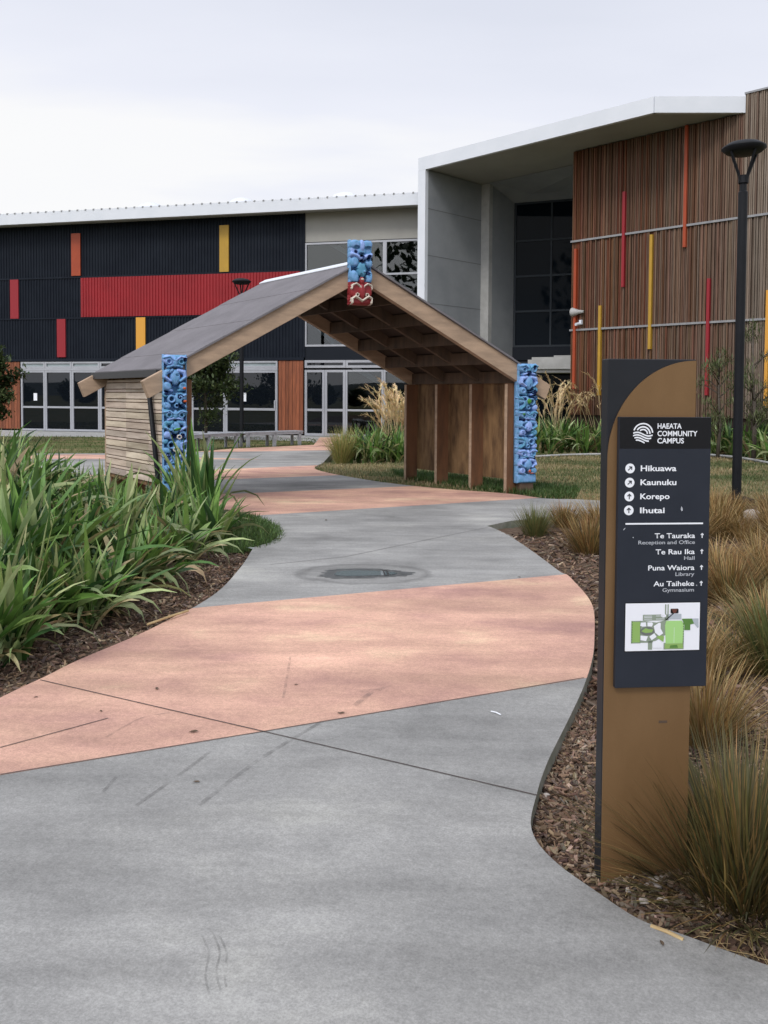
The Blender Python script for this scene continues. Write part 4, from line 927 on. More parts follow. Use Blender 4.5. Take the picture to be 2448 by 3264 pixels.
    a, za = PS0.hit(2100, 2305, .006); m = MB(); m.pbox(PS0, a, a+.028, .004, .0058, za, za+.008); m.build('scuff_mark', M_pined, root)
    # scuffs and a dried drip on the panel
    flat([[(202, 277), (200, 287), (203, 293), (207, 290), (206, 283)], [(20, 345), (17, 350), (19, 351), (25, 343)], [(50, 371), (47, 374), (51, 376)], [(257, 523), (254, 526), (258, 528)]], M_printg, 'scuff_mark')
sign()

# ------------------------------------------------------------------ street lamps
def lamp_proto():
    root = thing('street_lamp', 'black street lamp standing in the dry tussocks right of the sign', 'street lamp', (0, 0, 0), 'black saucer headed lamps')
    m = MB(); m.lathe([(.001, 0), (.068, 0), (.068, 4.73), (.048, 4.75), (.048, 4.86)], (0, 0, 0), 20); m.build('pole', M_black, root, smooth=False)
    m = MB(); m.lathe([(.066, 4.86), (.072, 4.865), (.072, 4.96), (.055, 4.985), (.001, 4.985)], (0, 0, 0), 20); m.build('collar', M_black, root)
    for i in range(4):
        a = R(20+90*i); m = MB(); c, s = math.cos(a), math.sin(a)
        m.tube([(c*.062, s*.062, 4.88), (c*.08, s*.08, 4.98), (c*.235, s*.235, 5.325)], .020, 8); m.build('strut', M_black, root)
    m = MB(); m.lathe([(.001, 5.30), (.20, 5.305), (.255, 5.33), (.315, 5.385), (.31, 5.405), (.22, 5.465), (.12, 5.49), (.001, 5.497)], (0, 0, 0), 32); m.build('lamp_head', M_black, root, smooth=True)
    m = MB(); m.box(-.2, .2, -.2, .2, -.1, .075); m.build('base_plate', M_black, root, bevel=.01)
    return root
lp = lamp_proto(); g = G(2347, 1597); lp.location = (g.x, g.y, -.02); lp.scale = (1, 1, .977)
l2 = copy_thing(lp); l2.location = (-.1657*28.2, 28.2, -.02); l2['label'] = 'distant black street lamp beside the benches behind the shelter'

# ------------------------------------------------------------------ benches
def bench(a, b, label):
    d = (b-a).normalized(); ang = math.degrees(math.atan2(d.y, d.x)); pl = VP(a, ang); L = (b-a).length
    root = thing('bench', label, 'bench', (a.x, a.y, 0), 'long grey benches beside the lawn')
    m = MB()
    for k in range(4): m.pbox(pl, 0, L, -.46+k*.115, -.46+k*.115+.108, .405, .445)
    m.build('seat', M_bench, root, bevel=.004)
    m = MB(); m.pbox(pl, .02, L-.02, -.03, -.008, .345, .403); m.pbox(pl, .02, L-.02, -.45, -.43, .345, .403); m.build('apron', M_bench, root)
    for q in (.06, .5, .94):
        for n in (-.40, -.02):
            m = MB(); m.pbox(pl, q*L-.045, q*L+.045, n-.07, n-.031 if n < -.1 else n+.012, -.02, .402 if n < -.1 else .4); m.build('leg', M_bench, root)
bench(g2(560, 1441), g2(768, 1426), 'grey timber bench nearer the left carved post')
bench(g2(782, 1425.5), g2(968, 1418), 'grey timber bench nearer the red brown cedar panel')

# ------------------------------------------------------------------ plants
def ribbon(m, base, az, L, w, lean, droop, c, seg=6, fold=.25, twist=0.0, tip=.05):
    """one arching leaf: leans out by lean, bends over by droop"""
    vs = []; p = Vector(base); th = lean; dl = L/seg; ca, sa = math.cos(az), math.sin(az)
    for i in range(seg+1):
        f = i/seg
        wd = w*(.55+.9*f if f < .45 else .955*(1-((f-.45)/.55)**1.7)+tip)*.95
        if i == seg: wd = w*.05
        sx, sy = -sa, ca; tw = twist*f
        side = Vector((sx*math.cos(tw), sy*math.cos(tw), math.sin(tw)))*wd/2
        up = Vector((-ca*math.cos(th), -sa*math.cos(th), math.sin(th)))*(fold*wd/2)
        if fold: vs += [p-side+up, p, p+side+up]
        else: vs += [p-side, p+side]
        p = p+Vector((ca*math.sin(th), sa*math.sin(th), math.cos(th)))*dl
        th += droop/seg*(.5+f*1.3)
    k = 3 if fold else 2; fs = []
    for i in range(seg):
        for j in range(k-1): fs.append((i*k+j, i*k+j+1, (i+1)*k+j+1, (i+1)*k+j))
    m.add(vs, fs, 0, c)
def jit(c, s, r):
    k = 1+r.uniform(-s, s); return tuple(max(.003, x*k*(1+r.uniform(-.08, .08))) for x in c)
def flax_mesh(name, seed, n=70, h=.75, w=.042, spread=.12, up=.0, dry=.07):
    r = random.Random(seed); m = MB()
    cols = ((.11, .22, .045), (.07, .15, .035), (.16, .28, .065), (.24, .335, .11), (.36, .41, .19), (.032, .08, .024))
    fans = [(r.uniform(0, 6.283), spread*math.sqrt(r.random())) for _ in range(5)]
    for i in range(n):
        fa, fr = r.choice(fans); bx, by = fr*math.cos(fa)+r.gauss(0, .02), fr*math.sin(fa)+r.gauss(0, .02)
        az = r.uniform(0, 6.283); L = h*r.uniform(.6, 1.2); c = jit(r.choice(cols), .3, r); k = r.random(); tw = r.gauss(0, .8)
        if k < .5+.4*up: lean, droop = abs(r.gauss(.05, .26))*(1-.3*up), abs(r.gauss(.2, .25))
        elif k < .85: lean, droop = r.uniform(.25, .75), r.uniform(.5, 1.3)
        else: lean, droop = r.uniform(.3, .7), r.uniform(1.6, 2.9); L *= 1.05; c = jit((.22, .27, .12), .3, r)
        if r.random() < dry: c = jit((.40, .33, .17), .3, r); droop += .6
        ribbon(m, (bx, by, -.05), az, L, w*r.uniform(.6, 1.3), lean, droop, c, 7, .4, tw)
        if r.random() < .35:                       # browned, frayed tip
            pass
    for i in range(16):
        az = r.uniform(0, 6.283); ribbon(m, (0, 0, .02), az, h*r.uniform(.4, .75), w*.6, r.uniform(.9, 1.3), r.uniform(.4, 1.0), jit(r.choice(((.22, .16, .08), (.30, .23, .12), (.13, .12, .05))), .3, r), 6, .2, r.gauss(0, .6))
    return m.build(name, M_flax)
FL = [flax_mesh('flax_plant', 100+i, 58+5*i, .66, .066, .13) for i in range(6)]
FT = [flax_mesh('flax_plant', 140+i, 34, 1.18, .088, .15, .62, .03) for i in range(2)]
BG = [flax_mesh('leafy_plant', 170+i, 80, .95, .075, .22, .0, .05) for i in range(3)]
_first = set()
def put(proto, loc, rz, sc, label, cat, group=None):
    if proto.name in _first: o = proto.copy(); COL.objects.link(o)
    else: o = proto; _first.add(proto.name)
    o.location = loc; o.rotation_euler = (0, 0, rz); o.scale = (sc, sc, sc*random.uniform(.92, 1.08))
    tag(o, label, cat, group); return o
GF = 'strap leaved flax clumps in the bank left of the path'
fl_px = [(30, 2090, .95, 'flax clump hanging low over the bottom left mulch'), (150, 2010, .9, 'small flax clump between two larger ones beside the pink paving'), (320, 1955, .95, 'flax clump leaning over the mulch next to the pink paving'), (480, 1860, .95, 'flax clump near the middle of the bare mulch strip'), (-70, 2120, 1.0, 'flax clump nearest the bottom left edge of the photo'), (238, 1995, 1.05, 'flax clump with drooping leaves close to the pink paving'), (60, 1985, 1.0, 0), (-90, 1940, 1.1, 0), (395, 1890, 1.05, 'flax clump with a broad pale leaf hanging over the mulch'), (180, 1875, 1.1, 0), (20, 1850, 1.1, 0), (560, 1800, 1.05, 'flax clump beside the curve of bare mulch'), (395, 1780, 1.05, 0), (250, 1775, 1.1, 0), (100, 1760, 1.15, 0), (-60, 1780, 1.15, 0),
         (655, 1745, .95, 'flax clump arching towards the grassy mound at the kerb'), (520, 1715, 1.0, 0), (380, 1690, 1.0, 0), (240, 1690, 1.1, 0), (110, 1680, 1.15, 0), (-20, 1690, 1.25, 0), (-130, 1700, 1.2, 0), (470, 1650, .9, 0), (330, 1640, .95, 0), (190, 1630, 1.1, 0), (60, 1625, 1.2, 0), (-70, 1630, 1.25, 0), (250, 1600, .9, 0), (120, 1595, 1.1, 0), (10, 1590, 1.15, 0), (560, 1660, .85, 0)]
for i, (u, v, s, lb) in enumerate(fl_px):
    g = G(u, v); z = hl(g.x, g.y); g = G(u, v, z)
    put(FL[i % 6], (g.x, g.y, z), random.uniform(0, 6.28), s*random.uniform(.92, 1.08)*(.86 if v < 1720 and u > 80 else 1), lb or 'green strap leaved flax clump in the thick of the left bank', 'flax plant', GF)
for u, v, s, rz, lb in ((640, 1690, .98, .3, 'tall upright flax clump in front of the left carved post'), (585, 1650, .85, 2.1, 'upright flax clump against the slatted wall and downpipe'), (-10, 1640, .95, 1.0, 'tall flax clump at the left edge of the photo')):
    g = G(u, v); z = hl(g.x, g.y); put(FT[0 if s > .9 and u > 0 else 1], (g.x, g.y, z), rz, s, lb, 'flax plant', GF)

def _arch(r, a, b):
    a = min(a, 1.12); return a, min(b, 1.42-a)
def tuss_mesh(name, seed, n, h, cols, spread=.10, lean=.75, w=.005, droop=.5):
    r = random.Random(seed); m = MB()
    for i in range(n):
        az = r.uniform(0, 6.283); q = math.sqrt(r.random()); rad = spread*q
        ribbon(m, (rad*math.cos(az), rad*math.sin(az), -.03), az+r.gauss(0, .35), h*r.uniform(.5, 1.15), w*r.uniform(.6, 1.3), *_arch(r, lean*q*r.uniform(.4, 1.25)+.03, max(.02, r.gauss(droop, droop*.6))), jit(r.choice(cols), .3, r), 5, 0, 0, .1)
    return m.build(name, M_tuss)
olive = ((.10, .10, .035), (.15, .12, .04), (.22, .14, .045), (.075, .07, .028), (.30, .19, .07)); gold = ((.40, .25, .085), (.33, .19, .06), (.46, .32, .13), (.22, .14, .05)); rust = ((.31, .16, .05), (.23, .12, .04), (.38, .24, .09), (.15, .12, .045)); green = ((.10, .13, .045), (.14, .15, .05), (.20, .17, .06))
_old = ((.13, .115, .045), (.09, .095, .04), (.17, .12, .05), (.25, .16, .06), (.11, .09, .04)); gold = ((.34, .22, .085), (.28, .17, .06), (.40, .29, .13), (.20, .14, .05)); rust = ((.27, .15, .05), (.20, .11, .04), (.34, .23, .09), (.14, .12, .045)); green = ((.10, .13, .045), (.14, .15, .05), (.20, .17, .06))
big = tuss_mesh('tussock', 1, 2300, .50, ((.095, .085, .03), (.13, .11, .038), (.17, .12, .04), (.07, .06, .025), (.30, .19, .07), (.10, .10, .035)), .17, 1.12, .0055, .3)
g = G(2366, 2830, -.04); put(big, (g.x, g.y, -.05), 0, 1.0, 'large dark olive tussock spilling against the foot of the sign', 'tussock', 'tussock grasses right of the path')
TP = [tuss_mesh('tussock', 20, 700, .45, gold, .12, .9, .006, .6), tuss_mesh('tussock', 21, 700, .42, rust, .12, .8, .006, .4), tuss_mesh('tussock', 22, 600, .42, green, .10, .7, .006, .35), tuss_mesh('tussock', 23, 600, .34, gold, .16, 1.35, .006, .9), tuss_mesh('tussock', 24, 700, .45, olive, .12, .85, .006, .5)]
tpx = [(1705, 1694, 2, 1.0, 'short green tussock at the tip of the right bed'), (1880, 1752, 1, 1.15, 'rusty brown tussock left of the sign'), (1800, 1672, 1, .95, 'rusty tussock between the green one and the sign'), (1920, 1690, 0, 1.2, 'golden tussock half behind the sign'),
       (2245, 2340, 0, .95, 'golden tussock just right of the sign foot'), (2490, 2140, 2, 1.35, 'dark green tussock cut by the right edge of the photo'), (2330, 2110, 3, 1.15, 'flattened straw coloured tussock beside the map'), (2330, 1905, 1, 1.1, 'rusty tussock beside the lettering of the sign'), (2440, 1990, 3, 1.1, 'straw tussock at the right edge above the dark green one'),
       (2290, 1810, 3, 1.2, 'pale tussock right of the sign'), (2420, 1800, 3, 1.2, 'pale tussock below the boulder'), (2480, 1880, 1, 1.1, 'rusty tussock at the right edge'), (2290, 1700, 0, 1.2, 'golden tussock between sign and lamp'), (2370, 1715, 3, 1.2, 'pale tussock below the lamp'), (2480, 1710, 0, 1.25, 'golden tussock right of the boulder'), (2340, 1640, 1, .95, 'rusty tussock around the foot of the lamp'), (2470, 1640, 1, 1.1, 'rusty tussock behind the boulder'), (2270, 1640, 0, 1.0, 'golden tussock left of the lamp foot'), (2200, 1720, 0, 1.1, 0), (2060, 1760, 4, 1.0, 0), (2150, 1900, 3, 1.1, 0), (2180, 2150, 0, 1.0, 0), (2560, 1800, 0, 1.3, 0), (2600, 2000, 3, 1.2, 0)]
for u, v, k, s, lb in tpx:
    g = G(u, v); put(TP[k], (g.x, g.y, hr(g.x, g.y)), random.uniform(0, 6.28), s*(.97 if u > 2000 else .95), lb or 'tussock mostly hidden behind the sign or frame edge', 'tussock', 'tussock grasses right of the path')

# planting at the foot of the buildings
GB = 'leafy clumps along the back of the lawn'
bp = [(1740, 1438, 1.0), (1800, 1436, 1.05), (1860, 1438, 1.0), (1915, 1436, 1.05), (1770, 1420, 1.1), (1840, 1418, 1.1), (1900, 1416, 1.1), (2290, 1445, 1.05), (2350, 1450, 1.1), (2415, 1462, 1.1), (2470, 1472, 1.1), (2310, 1428, 1.2), (2390, 1432, 1.2), (2450, 1440, 1.2), (1700, 1436, .95), (1980, 1432, 1.05), (2060, 1434, 1.05), (2140, 1436, 1.05), (2220, 1440, 1.05)]
for i, (u, v, s) in enumerate(bp):
    g = G(u, v); put(BG[i % 3], (g.x, g.y, -.02), random.uniform(0, 6.28), s, 'broad leaved green clump '+('behind the right carved post' if u < 1930 else 'behind the sign' if u < 2270 else 'behind the street lamp')+' at the back of the lawn', 'plant', GB)
for i, (u, v, s) in enumerate([(1130, 1468, .9), (1185, 1470, 1.0), (1240, 1470, 1.05), (1290, 1472, 1.0), (1330, 1466, .95), (1160, 1452, 1.0), (1220, 1450, 1.1), (1280, 1450, 1.1), (1330, 1448, 1.0), (1390, 1452, 1.0)]):
    g = G(u, v); o = put(BG[i % 3], (g.x, g.y, -.02), random.uniform(0, 6.28), s*.95, 'dark green strap leaved clump seen through the shelter', 'plant', 'green clumps seen through the shelter')
yl = tuss_mesh('grass_clump', 61, 420, .95, ((.36, .30, .10), (.28, .27, .08), (.42, .34, .14), (.22, .24, .07)), .16, .65, .013, .5)
for u, v, s in ((1088, 1472, .85), (1112, 1458, .95)):
    g = G(u, v); put(yl, (g.x, g.y, -.02), random.uniform(0, 6), s, 'yellowing grass clump at the left end of the planting seen through the shelter', 'grass clump', 'yellow grass clumps')
def toetoe(name, seed, n=16, H=2.0, bright=1.0, lean=.22, droop=1.5):
    r = random.Random(seed); root = bpy.data.objects.new(name, None); COL.objects.link(root)
    st = MB(); pl = MB(); lf = MB()
    for i in range(n):
        az = r.uniform(0, 6.283); th = abs(r.gauss(lean, .13)); L = H*r.uniform(.72, 1.08); p = Vector((r.uniform(-.15, .15), r.uniform(-.15, .15), 0)); seg = 12; pts = [p.copy()]; ths = [th]
        dr = r.uniform(.5, 1.3)*droop
        for k in range(seg):
            f = k/seg; th += dr*(f**4)*.52
            p = p+Vector((math.cos(az)*math.sin(th), math.sin(az)*math.sin(th), math.cos(th)))*L/seg; pts.append(p.copy()); ths.append(th)
        c = jit((.44*bright, .36*bright, .21*bright), .2, r)
        st.tube(pts, [.008]*(len(pts)-4)+[.006, .005, .004, .003], 5, 0, c)
        for k in range(7, seg+1):
            for q in range(12):
                b = pts[k-1].lerp(pts[k], r.random()); ribbon(pl, b, az+r.gauss(0, .45), r.uniform(.09, .2), .026, ths[k]+r.gauss(.08, .22), r.uniform(.1, .7), jit((.62*bright, .50*bright, .30*bright), .2, r), 3, 0)
    for i in range(130):
        az = r.uniform(0, 6.283); ribbon(lf, (.15*math.cos(az), .15*math.sin(az), -.02), az+r.gauss(0, .4), r.uniform(.7, 1.3), .014, r.uniform(.15, .7), r.uniform(.5, 1.6), jit(r.choice(((.16, .17, .06), (.24, .21, .09), (.34, .27, .13))), .25, r), 6, 0)
    st.build('stem', M_plume, root); pl.build('plume', M_plume, root); lf.build('leaves', M_plume, root); return root
TT = [toetoe('toetoe_grass', 5, 20, 2.5, 1.25, .3, 1.6), toetoe('toetoe_grass', 6, 30, 2.0, 1.3, .24, .9), toetoe('toetoe_grass', 8, 7, 2.45, 1.2, .3, 1.5)]
tt_px = [(1775, 1424, 0, 1.0, 'pale drooping plumes of toetoe grass just right of the right carved post'), (1850, 1420, 0, .97, 'toetoe grass with arching plumes in front of the orange corner fin'), (1725, 1420, 2, .95, 'thin toetoe stems beside the right carved post'), (1905, 1424, 2, 1.0, 'toetoe stems close to the left edge of the sign'), (1262, 1456, 1, 1.0, 'bright straw toetoe plumes seen through the shelter'), (1312, 1452, 1, .96, 'bright straw toetoe plumes against the inner right wall of the shelter'), (1215, 1450, 2, .82, 'thin toetoe stems at the left of the bright plumes'), (2268, 1432, 2, 1.02, 'toetoe stems right of the sign'), (2330, 1440, 2, .95, 'toetoe stems beside the lamp pole')]
used = set()
for u, v, k, s, lb in tt_px:
    o = TT[k] if k not in used else copy_thing(TT[k]); used.add(k)
    g = G(u, v); o.location = (g.x, g.y, -.02); o.rotation_euler = (0, 0, random.uniform(0, 6.28)); o.scale = (s, s, s); tag(o, lb, 'grass plant', 'toetoe grasses with pale plumes')

def tree(name, loc, H, crown, trunk_h, label, n=4200, leaf=.05, cols=((.06, .09, .03), (.04, .065, .025), (.09, .12, .045)), lobes=26, seed=1, wisp=.0, group=None):
    r = random.Random(seed); root = thing(name, label, 'tree', loc, group); o = Vector(loc)
    m = MB(); top = Vector((r.uniform(-.1, .1), r.uniform(-.1, .1), H*.93)); m.tube([o, o+top*.3+Vector((.04, 0, 0)), o+top*.65, o+top], [.055*H/3, .045*H/3, .028*H/3, .008], 8)
    tips = []
    for i in range(lobes):
        f = r.uniform(trunk_h/H, .98); az = r.uniform(0, 6.283); b = o+top*f
        rad = crown*(math.sin(max(.12, min(1, (f-trunk_h/H)/(1-trunk_h/H)*.85+.15))*math.pi)**.7)*r.uniform(.5, 1.05)
        e = b+Vector((math.cos(az)*rad, math.sin(az)*rad, rad*r.uniform(.1, .7)))
        m.tube([b-Vector((0, 0, .15)), b.lerp(e, .5)+Vector((0, 0, .04)), e], [.018*H/3, .011*H/3, .004], 5); tips.append((b, e))
    m.build('trunk', M_bark, root, smooth=True)
    c = MB()
    for i in range(n):
        b, e = r.choice(tips); p = b.lerp(e, r.uniform(.35, 1.12))+Vector((r.gauss(0, 1), r.gauss(0, 1), r.gauss(0, .8)))*crown*(.15 if not wisp else .11)
        az = r.uniform(0, 6.28); L = leaf*r.uniform(.6, 1.5)
        if wisp: ribbon(c, p, az, L*2.2, L*.28, r.uniform(.1, 1.2), r.uniform(-.3, .8), jit(r.choice(cols), .3, r), 2, 0)
        else: ribbon(c, p, az, L*1.4, L*.7, r.uniform(.4, 2.0), r.uniform(-.3, .8), jit(r.choice(cols), .3, r), 2, 0)
    c.build('crown', M_fol, root); return root
def at_D(u, D): return Vector(((u-CX)/F_PX*D, D, 0))
tree('small_tree', at_D(655, 29.0), 3.1, 1.25, .75, 'small dark bushy tree in front of the glazed doors behind the left carved post', 7000, .1, seed=3)
tree('small_tree', at_D(-22, 27.5), 3.2, .8, .6, 'dark bushy tree at the left edge of the photo before the cedar panel', 7000, .1, seed=4)
wc = ((.10, .13, .05), (.14, .16, .07), (.08, .10, .04))
tree('wispy_tree', at_D(2290, 22.0), 2.9, .75, .7, 'wispy young tree between the sign and the street lamp', 1300, .06, wc, 20, 7, 1)
tree('wispy_tree', at_D(2405, 21.5), 3.6, .85, .7, 'taller wispy tree right of the street lamp', 1600, .06, wc, 24, 8, 1)

# low grassy mound spilling over the kerb
def mound():
    r = random.Random(9); m = MB(); c = G(728, 1700); e1 = Vector((.93, -.36, 0))
    for i in range(5200):
        a = r.uniform(0, 6.283); q = math.sqrt(r.random()); p = Vector((c.x+.62*q*math.cos(a), c.y+1.15*q*math.sin(a), 0)); p.x += (c.y-p.y)*.12
        h = .20*(1-q*q)+.01; ribbon(m, (p.x, p.y, h-.05), r.uniform(0, 6.28), r.uniform(.05, .12), .008, r.uniform(.2, 1.3), r.uniform(.3, 1.2), jit(r.choice(((.07, .13, .03), (.10, .16, .04), (.05, .10, .025))), .3, r), 2, 0)
    m.add([(c.x+.6*math.cos(a)*k-.12*1.1*math.sin(a)*k, c.y+1.1*math.sin(a)*k, z) for k, z in ((1, -.02), (.7, .08), (.35, .15), (.02, .18)) for a in [6.283*j/20 for j in range(20)]], [(i*20+j, i*20+(j+1) % 20, (i+1)*20+(j+1) % 20, (i+1)*20+j) for i in range(3) for j in range(20)], 0, (.05, .08, .02))
    tag(m.build('grass_mound', M_blade), 'low mound of bright green grass spilling over the left path edge', 'grass mound')
mound()

# turf blades and bark chips
def scatter_blades(name, poly, n, zf, cols, h=.06, w=.007, seed=1, avoid=True, keep=None):
    r = random.Random(seed); P = np.array(poly); rg = np.random.default_rng(seed); x0, y0 = P.min(0); x1, y1 = P.max(0)
    X = rg.uniform(x0, x1, n*4); Y = rg.uniform(y0, y1, n*4); ok = pip([tuple(p) for p in P], X, Y)
    if avoid: ok &= ~pip(PATHT, X, Y)
    if keep is not None: ok &= keep(X, Y)
    X, Y = X[ok][:n], Y[ok][:n]; Z = zf(X, Y); m = MB()
    pat = np.sin(X*1.9+1.3*np.sin(Y*.9))+np.sin(Y*2.3+1.1*np.sin(X*1.2))
    for x, y, z, q in zip(X, Y, Z, pat):
        c = jit(cols[0] if q+r.gauss(0, .7) > 0.2 else cols[1] if r.random() < .8 else cols[2], .3, r)
        ribbon(m, (x, y, z-.01), r.uniform(0, 6.28), h*r.uniform(.5, 1.3), w, r.uniform(.1, .9), r.uniform(.2, 1), c, 2, 0)
    return tag(m.build(name, M_blade), 'short mown turf', 'grass', kind='stuff')
scatter_blades('grass', RLAWN, 42000, zlawn, ((.09, .115, .04), (.30, .235, .12), (.40, .33, .20)), .075, .011, 5)
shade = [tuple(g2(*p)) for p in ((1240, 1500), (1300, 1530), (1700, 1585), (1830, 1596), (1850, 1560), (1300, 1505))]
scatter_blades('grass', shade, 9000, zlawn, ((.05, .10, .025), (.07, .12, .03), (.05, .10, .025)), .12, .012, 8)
scatter_blades('grass', LLAWN, 15000, zlawn, ((.08, .12, .03), (.11, .14, .045), (.2, .18, .09)), .08, .018, 6)
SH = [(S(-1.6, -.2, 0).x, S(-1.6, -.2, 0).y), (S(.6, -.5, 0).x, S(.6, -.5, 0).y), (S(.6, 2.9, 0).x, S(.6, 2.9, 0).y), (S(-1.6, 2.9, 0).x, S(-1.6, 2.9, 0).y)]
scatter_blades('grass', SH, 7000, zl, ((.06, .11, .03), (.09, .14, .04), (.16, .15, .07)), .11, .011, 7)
def chips(name, poly, n, zf, seed, keep=None, size=1.0, win=None):
    r = random.Random(seed); P = np.array(poly); rg = np.random.default_rng(seed); x0, x1, y0, y1 = win
    X = rg.uniform(x0, x1, n*5); Y = rg.uniform(y0, y1, n*5); ok = pip([tuple(p) for p in P], X, Y) & ~pip(PATHT, X, Y)
    if keep is not None: ok &= keep(X, Y)
    X, Y = X[ok][:n], Y[ok][:n]; Z = zf(X, Y); m = MB()
    cols = ((.19, .125, .085), (.12, .075, .05), (.27, .19, .13), (.075, .05, .04), (.36, .28, .21), (.16, .125, .10))
    for x, y, z in zip(X, Y, Z):
        L = r.uniform(.012, .05)*size; w = L*r.uniform(.14, .42); a = r.uniform(0, 6.28); t = r.gauss(0, .35); t2 = r.gauss(0, .35); c = jit(r.choices(cols, (3, 3, 2, 2, .7, 2))[0], .3, r)
        ax = Vector((math.cos(a)*math.cos(t), math.sin(a)*math.cos(t), math.sin(t))); ay = Vector((-math.sin(a)*math.cos(t2), math.cos(a)*math.cos(t2), math.sin(t2))); up = Vector((0, 0, .004*size)); b = Vector((x, y, z+r.uniform(.002, .016)))
        q = [b-ax*L/2-ay*w/2, b+ax*L/2-ay*w*.35, b+ax*L*.48+ay*w/2, b-ax*L*.45+ay*w*.4]
        m.add(q+[p+up for p in q], [(4, 5, 6, 7), (0, 1, 5, 4), (1, 2, 6, 5), (2, 3, 7, 6), (3, 0, 4, 7)], 0, c)
    return tag(m.build(name, M_chip), 'loose bark chips', 'mulch', kind='stuff')
NEARP = [(p.x, p.y) for p in NEAR]
chips('bark_mulch', RBED, 16000, zr, 1, lambda X, Y: X < .5*Y+.15, 1.0, (.2, 2.3, 1.8, 4.4))
chips('bark_mulch', RBED, 9000, zr, 2, lambda X, Y: X < .5*Y+.3, 1.5, (.5, 5.0, 4.4, 10))
chips('bark_mulch', LBED, 24000, zl, 3, lambda X, Y: pdist(PATHT, X, Y) < 2.2, 1.25, (-5.5, -.9, 2.5, 9.8))
def straw():
    r = random.Random(4); m = MB()
    for i in range(150):
        g = G(r.uniform(2230, 2448), r.uniform(2250, 3020)) if i < 130 else G(r.uniform(1900, 2448), r.uniform(2780, 3000))
        if pip(PATHT, np.array([g.x]), np.array([g.y]))[0]: continue
        a = r.uniform(0, 6.28); L = r.uniform(.03, .13); z = hr(g.x, g.y)+.02
        m.tube([(g.x, g.y, z), (g.x+math.cos(a)*L*.5, g.y+math.sin(a)*L*.5, z+.006), (g.x+math.cos(a+.3)*L, g.y+math.sin(a+.3)*L, z)], .0011, 4)
    tag(m.build('dead_grass', M_straw), 'dead straw stems strewn over the mulch', 'straw', kind='stuff')
straw()

# ------------------------------------------------------------------ small things on and beside the path
def stone(c, rad, label, seed, group=None, name='stone'):
    r = random.Random(seed); bm = bmesh.new(); bmesh.ops.create_icosphere(bm, subdivisions=3, radius=1)
    ph = [r.uniform(0, 6) for _ in range(6)]
    for v in bm.verts:
        k = 1+.13*math.sin(v.co.x*2.3+ph[0])+.1*math.sin(v.co.y*3.1+ph[1])+.09*math.sin(v.co.z*4+ph[2]); v.co = Vector((v.co.x*rad*1.2*k, v.co.y*rad*.9*k, v.co.z*rad*.72*k))
    me = bpy.data.meshes.new(name); bm.to_mesh(me); bm.free(); me.materials.append(M_stone); me.polygons.foreach_set('use_smooth', [True]*len(me.polygons))
    o = bpy.data.objects.new(name, me); COL.objects.link(o); o.location = c; tag(o, label, 'stone', group); return o
g = G(2394, 1650); stone((g.x, g.y, .03), .10, 'pale rounded boulder among tussocks below the street lamp', 1, name='boulder')
for i, (u, v, rd) in enumerate(((2075, 2845, .011), (2090, 2850, .013), (2062, 2862, .010), (2098, 2868, .012), (2110, 2843, .009), (2006, 2872, .011), (2055, 2908, .015), (2112, 2905, .014), (2078, 2858, .010), (2094, 2882, .009), (1745, 2530, .014), (2290, 2935, .012))):
    g = G(u, v, -.05); z = hr(g.x, g.y); stone((g.x, g.y, z+rd*.8), rd, 'small pale pebble on the dark soil beside the sign foot' if 1990 < u < 2200 else 'single pale pebble against the path edge' if u < 1800 else 'single pale pebble in the mulch below the big tussock', 30+i, 'pale pebbles in the mulch' if 1990 < u < 2200 else None, 'pebble')
def litter():
    spots = [(626, 2495, .014), (500, 2197, .018), (618, 2335, .022), (322, 2268, .012), (1090, 2275, .016), (1080, 2275, .012), (115, 2224, .012), (1655, 1841, .016), (872, 1718, .03), (888, 1719, .03), (1040, 1659, .03), (943, 2184, .012), (2110, 3010, .012)]
    proto = None
    for i, (u, v, s) in enumerate(spots):
        g = G(u, v)
        if proto is None:
            m = MB(); m.add([(-1, 0, .12), (-.4, -.42, .3), (.5, -.36, .22), (1.1, 0, .1), (.45, .4, .3), (-.45, .38, .25), (0, 0, .02)], [(6, 0, 1), (6, 1, 2), (6, 2, 3), (6, 3, 4), (6, 4, 5), (6, 5, 0)]); proto = m.build('fallen_leaf', M_leafd); o = proto
        else: o = proto.copy(); COL.objects.link(o)
        o.location = (g.x, g.y, .003); o.rotation_euler = (0, 0, i*1.7); o.scale = (s, s, s); tag(o, 'tiny dry leaf lying on the concrete path', 'leaf', 'dry leaves on the path')
litter()
def twig(p, q, r, mt, name, label, cat, z=.006):
    a, b = G(*p), G(*q); m = MB(); mid = a.lerp(b, .5); mid.x += .001
    m.tube([(a.x, a.y, z), (mid.x, mid.y, z+.003), (b.x, b.y, z)], r, 6); tag(m.build(name, mt), label, cat)
twig((1565, 2271), (1596, 2282), .003, M_print, 'paper_stick', 'short white stick lying on the grey paving', 'stick')
twig((2075, 2952), (2178, 2996), .006, M_straw, 'straw_stem', 'long yellow straw stem lying along the path edge', 'straw', -.0)
twig((470, 2000), (600, 1955), .008, M_straw, 'straw_stem', 'brown dead stem lying on the mulch beside the pink paving', 'straw', .02)
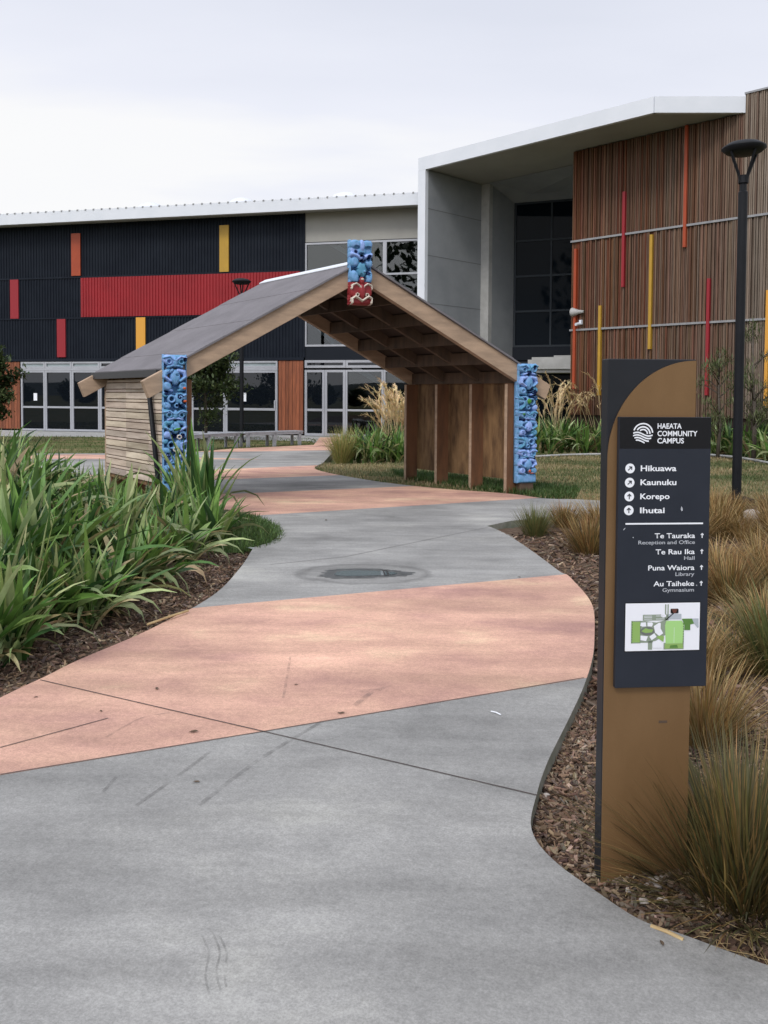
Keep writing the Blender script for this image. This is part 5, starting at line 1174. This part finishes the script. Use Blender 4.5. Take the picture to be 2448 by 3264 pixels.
# drain with standing water
def drain():
    pl = VP(DRAIN.xy, 4.0); root = thing('drain_cover', 'rectangular drain holding a shallow puddle in the grey paving', 'drain', (DRAIN.x, DRAIN.y, 0)); r = random.Random(6)
    def blob(name, a, b, z, mt, jg):
        m = MB(); n = 56; pts = []
        for i in range(n):
            t = -6.2832*i/n; k = 1+r.uniform(-jg, jg)+.10*math.sin(3*t+1); q = abs(math.cos(t))**.8*math.copysign(1, math.cos(t)); pts.append(pl.P(a*q*k, b*math.sin(t)*k, z))
        m.add(pts[::-1], [tuple(range(n))]); return m.build(name, mt, root)
    blob('wet_rim', .40, .20, .0015, M_wet, .10); blob('water', .27, .115, .0035, M_water, .05)
    m = MB()
    for x in (.17, .20): m.pbox(pl, x, x+.012, -.11, .11, -.02, .006)
    m.pbox(pl, .17, .212, -.122, -.11, -.02, .006); m.pbox(pl, .17, .212, .11, .122, -.02, .006); m.build('grate', M_iron, root)
drain()
m_k = [g2(748, 1722), g2(765, 1736), g2(785, 1744), g2(806, 1749)]
strip('edge_highlight', m_k, .05, M_white, .004)  # white strip paints the bright highlight along the path edge
# pale edging between lawn and planting
def edging():
    for px in (((1700, 1458), (1820, 1452), (1930, 1450)), ((2262, 1452), (2330, 1458), (2400, 1468), (2470, 1482), (2600, 1505))):
        P = smooth_line([g2(*p) for p in px]); m = MB(); m.tube([(p.x, p.y, .02) for p in P], .035, 6)
        tag(m.build('edging', M_terrace), 'pale curved edging between lawn and planting '+('beside the right carved post' if px[0][0] < 2000 else 'right of the sign'), 'edging')
edging()
# trees and hills behind the viewer, seen only as reflections in the glass
def reflected():
    r = random.Random(12); m = MB()
    for i in range(42):
        x = -140+i*4.2+r.uniform(-1.5, 1.5); y = -42+r.uniform(-6, 6)
        H = r.uniform(1.8, 3.4) if x < -35 else r.uniform(21, 26) if x < -22 else r.uniform(7, 12); w = max(H*.42, 1.6)
        m.tube([(x, y, 0), (x, y, H*.5)], .2, 6, 0, (.05, .04, .03))
        for k in range(230 if H < 15 else 620):
            f = r.random(); a = r.uniform(0, 6.28); q = w*math.sqrt(max(0, 1-(2*f-1)**2))*math.sqrt(r.random())
            ribbon(m, (x+q*math.cos(a), y+q*math.sin(a), H*.22+H*.78*f-.4), r.uniform(0, 6.28), 1.3, .9, r.uniform(.3, 1.6), .5, jit((.04, .06, .025), .3, r), 2, 0)
    tag(m.build('tree_belt', M_fol), 'belt of dark trees across the grounds', 'trees', kind='stuff')
    m = MB(); n = 40; vs = []
    for i in range(n+1):
        x = -1000+2000*i/n; h = 12+5*math.sin(i*.45)+3*math.sin(i*1.1); vs += [(x, -560, -1), (x, -600, h), (x, -720, -1)]
    m.add(vs, [(3*i+j, 3*i+j+1, 3*i+j+4, 3*i+j+3) for i in range(n) for j in range(2)]); tag(m.build('hills', M_hill), kind='structure')
reflected()
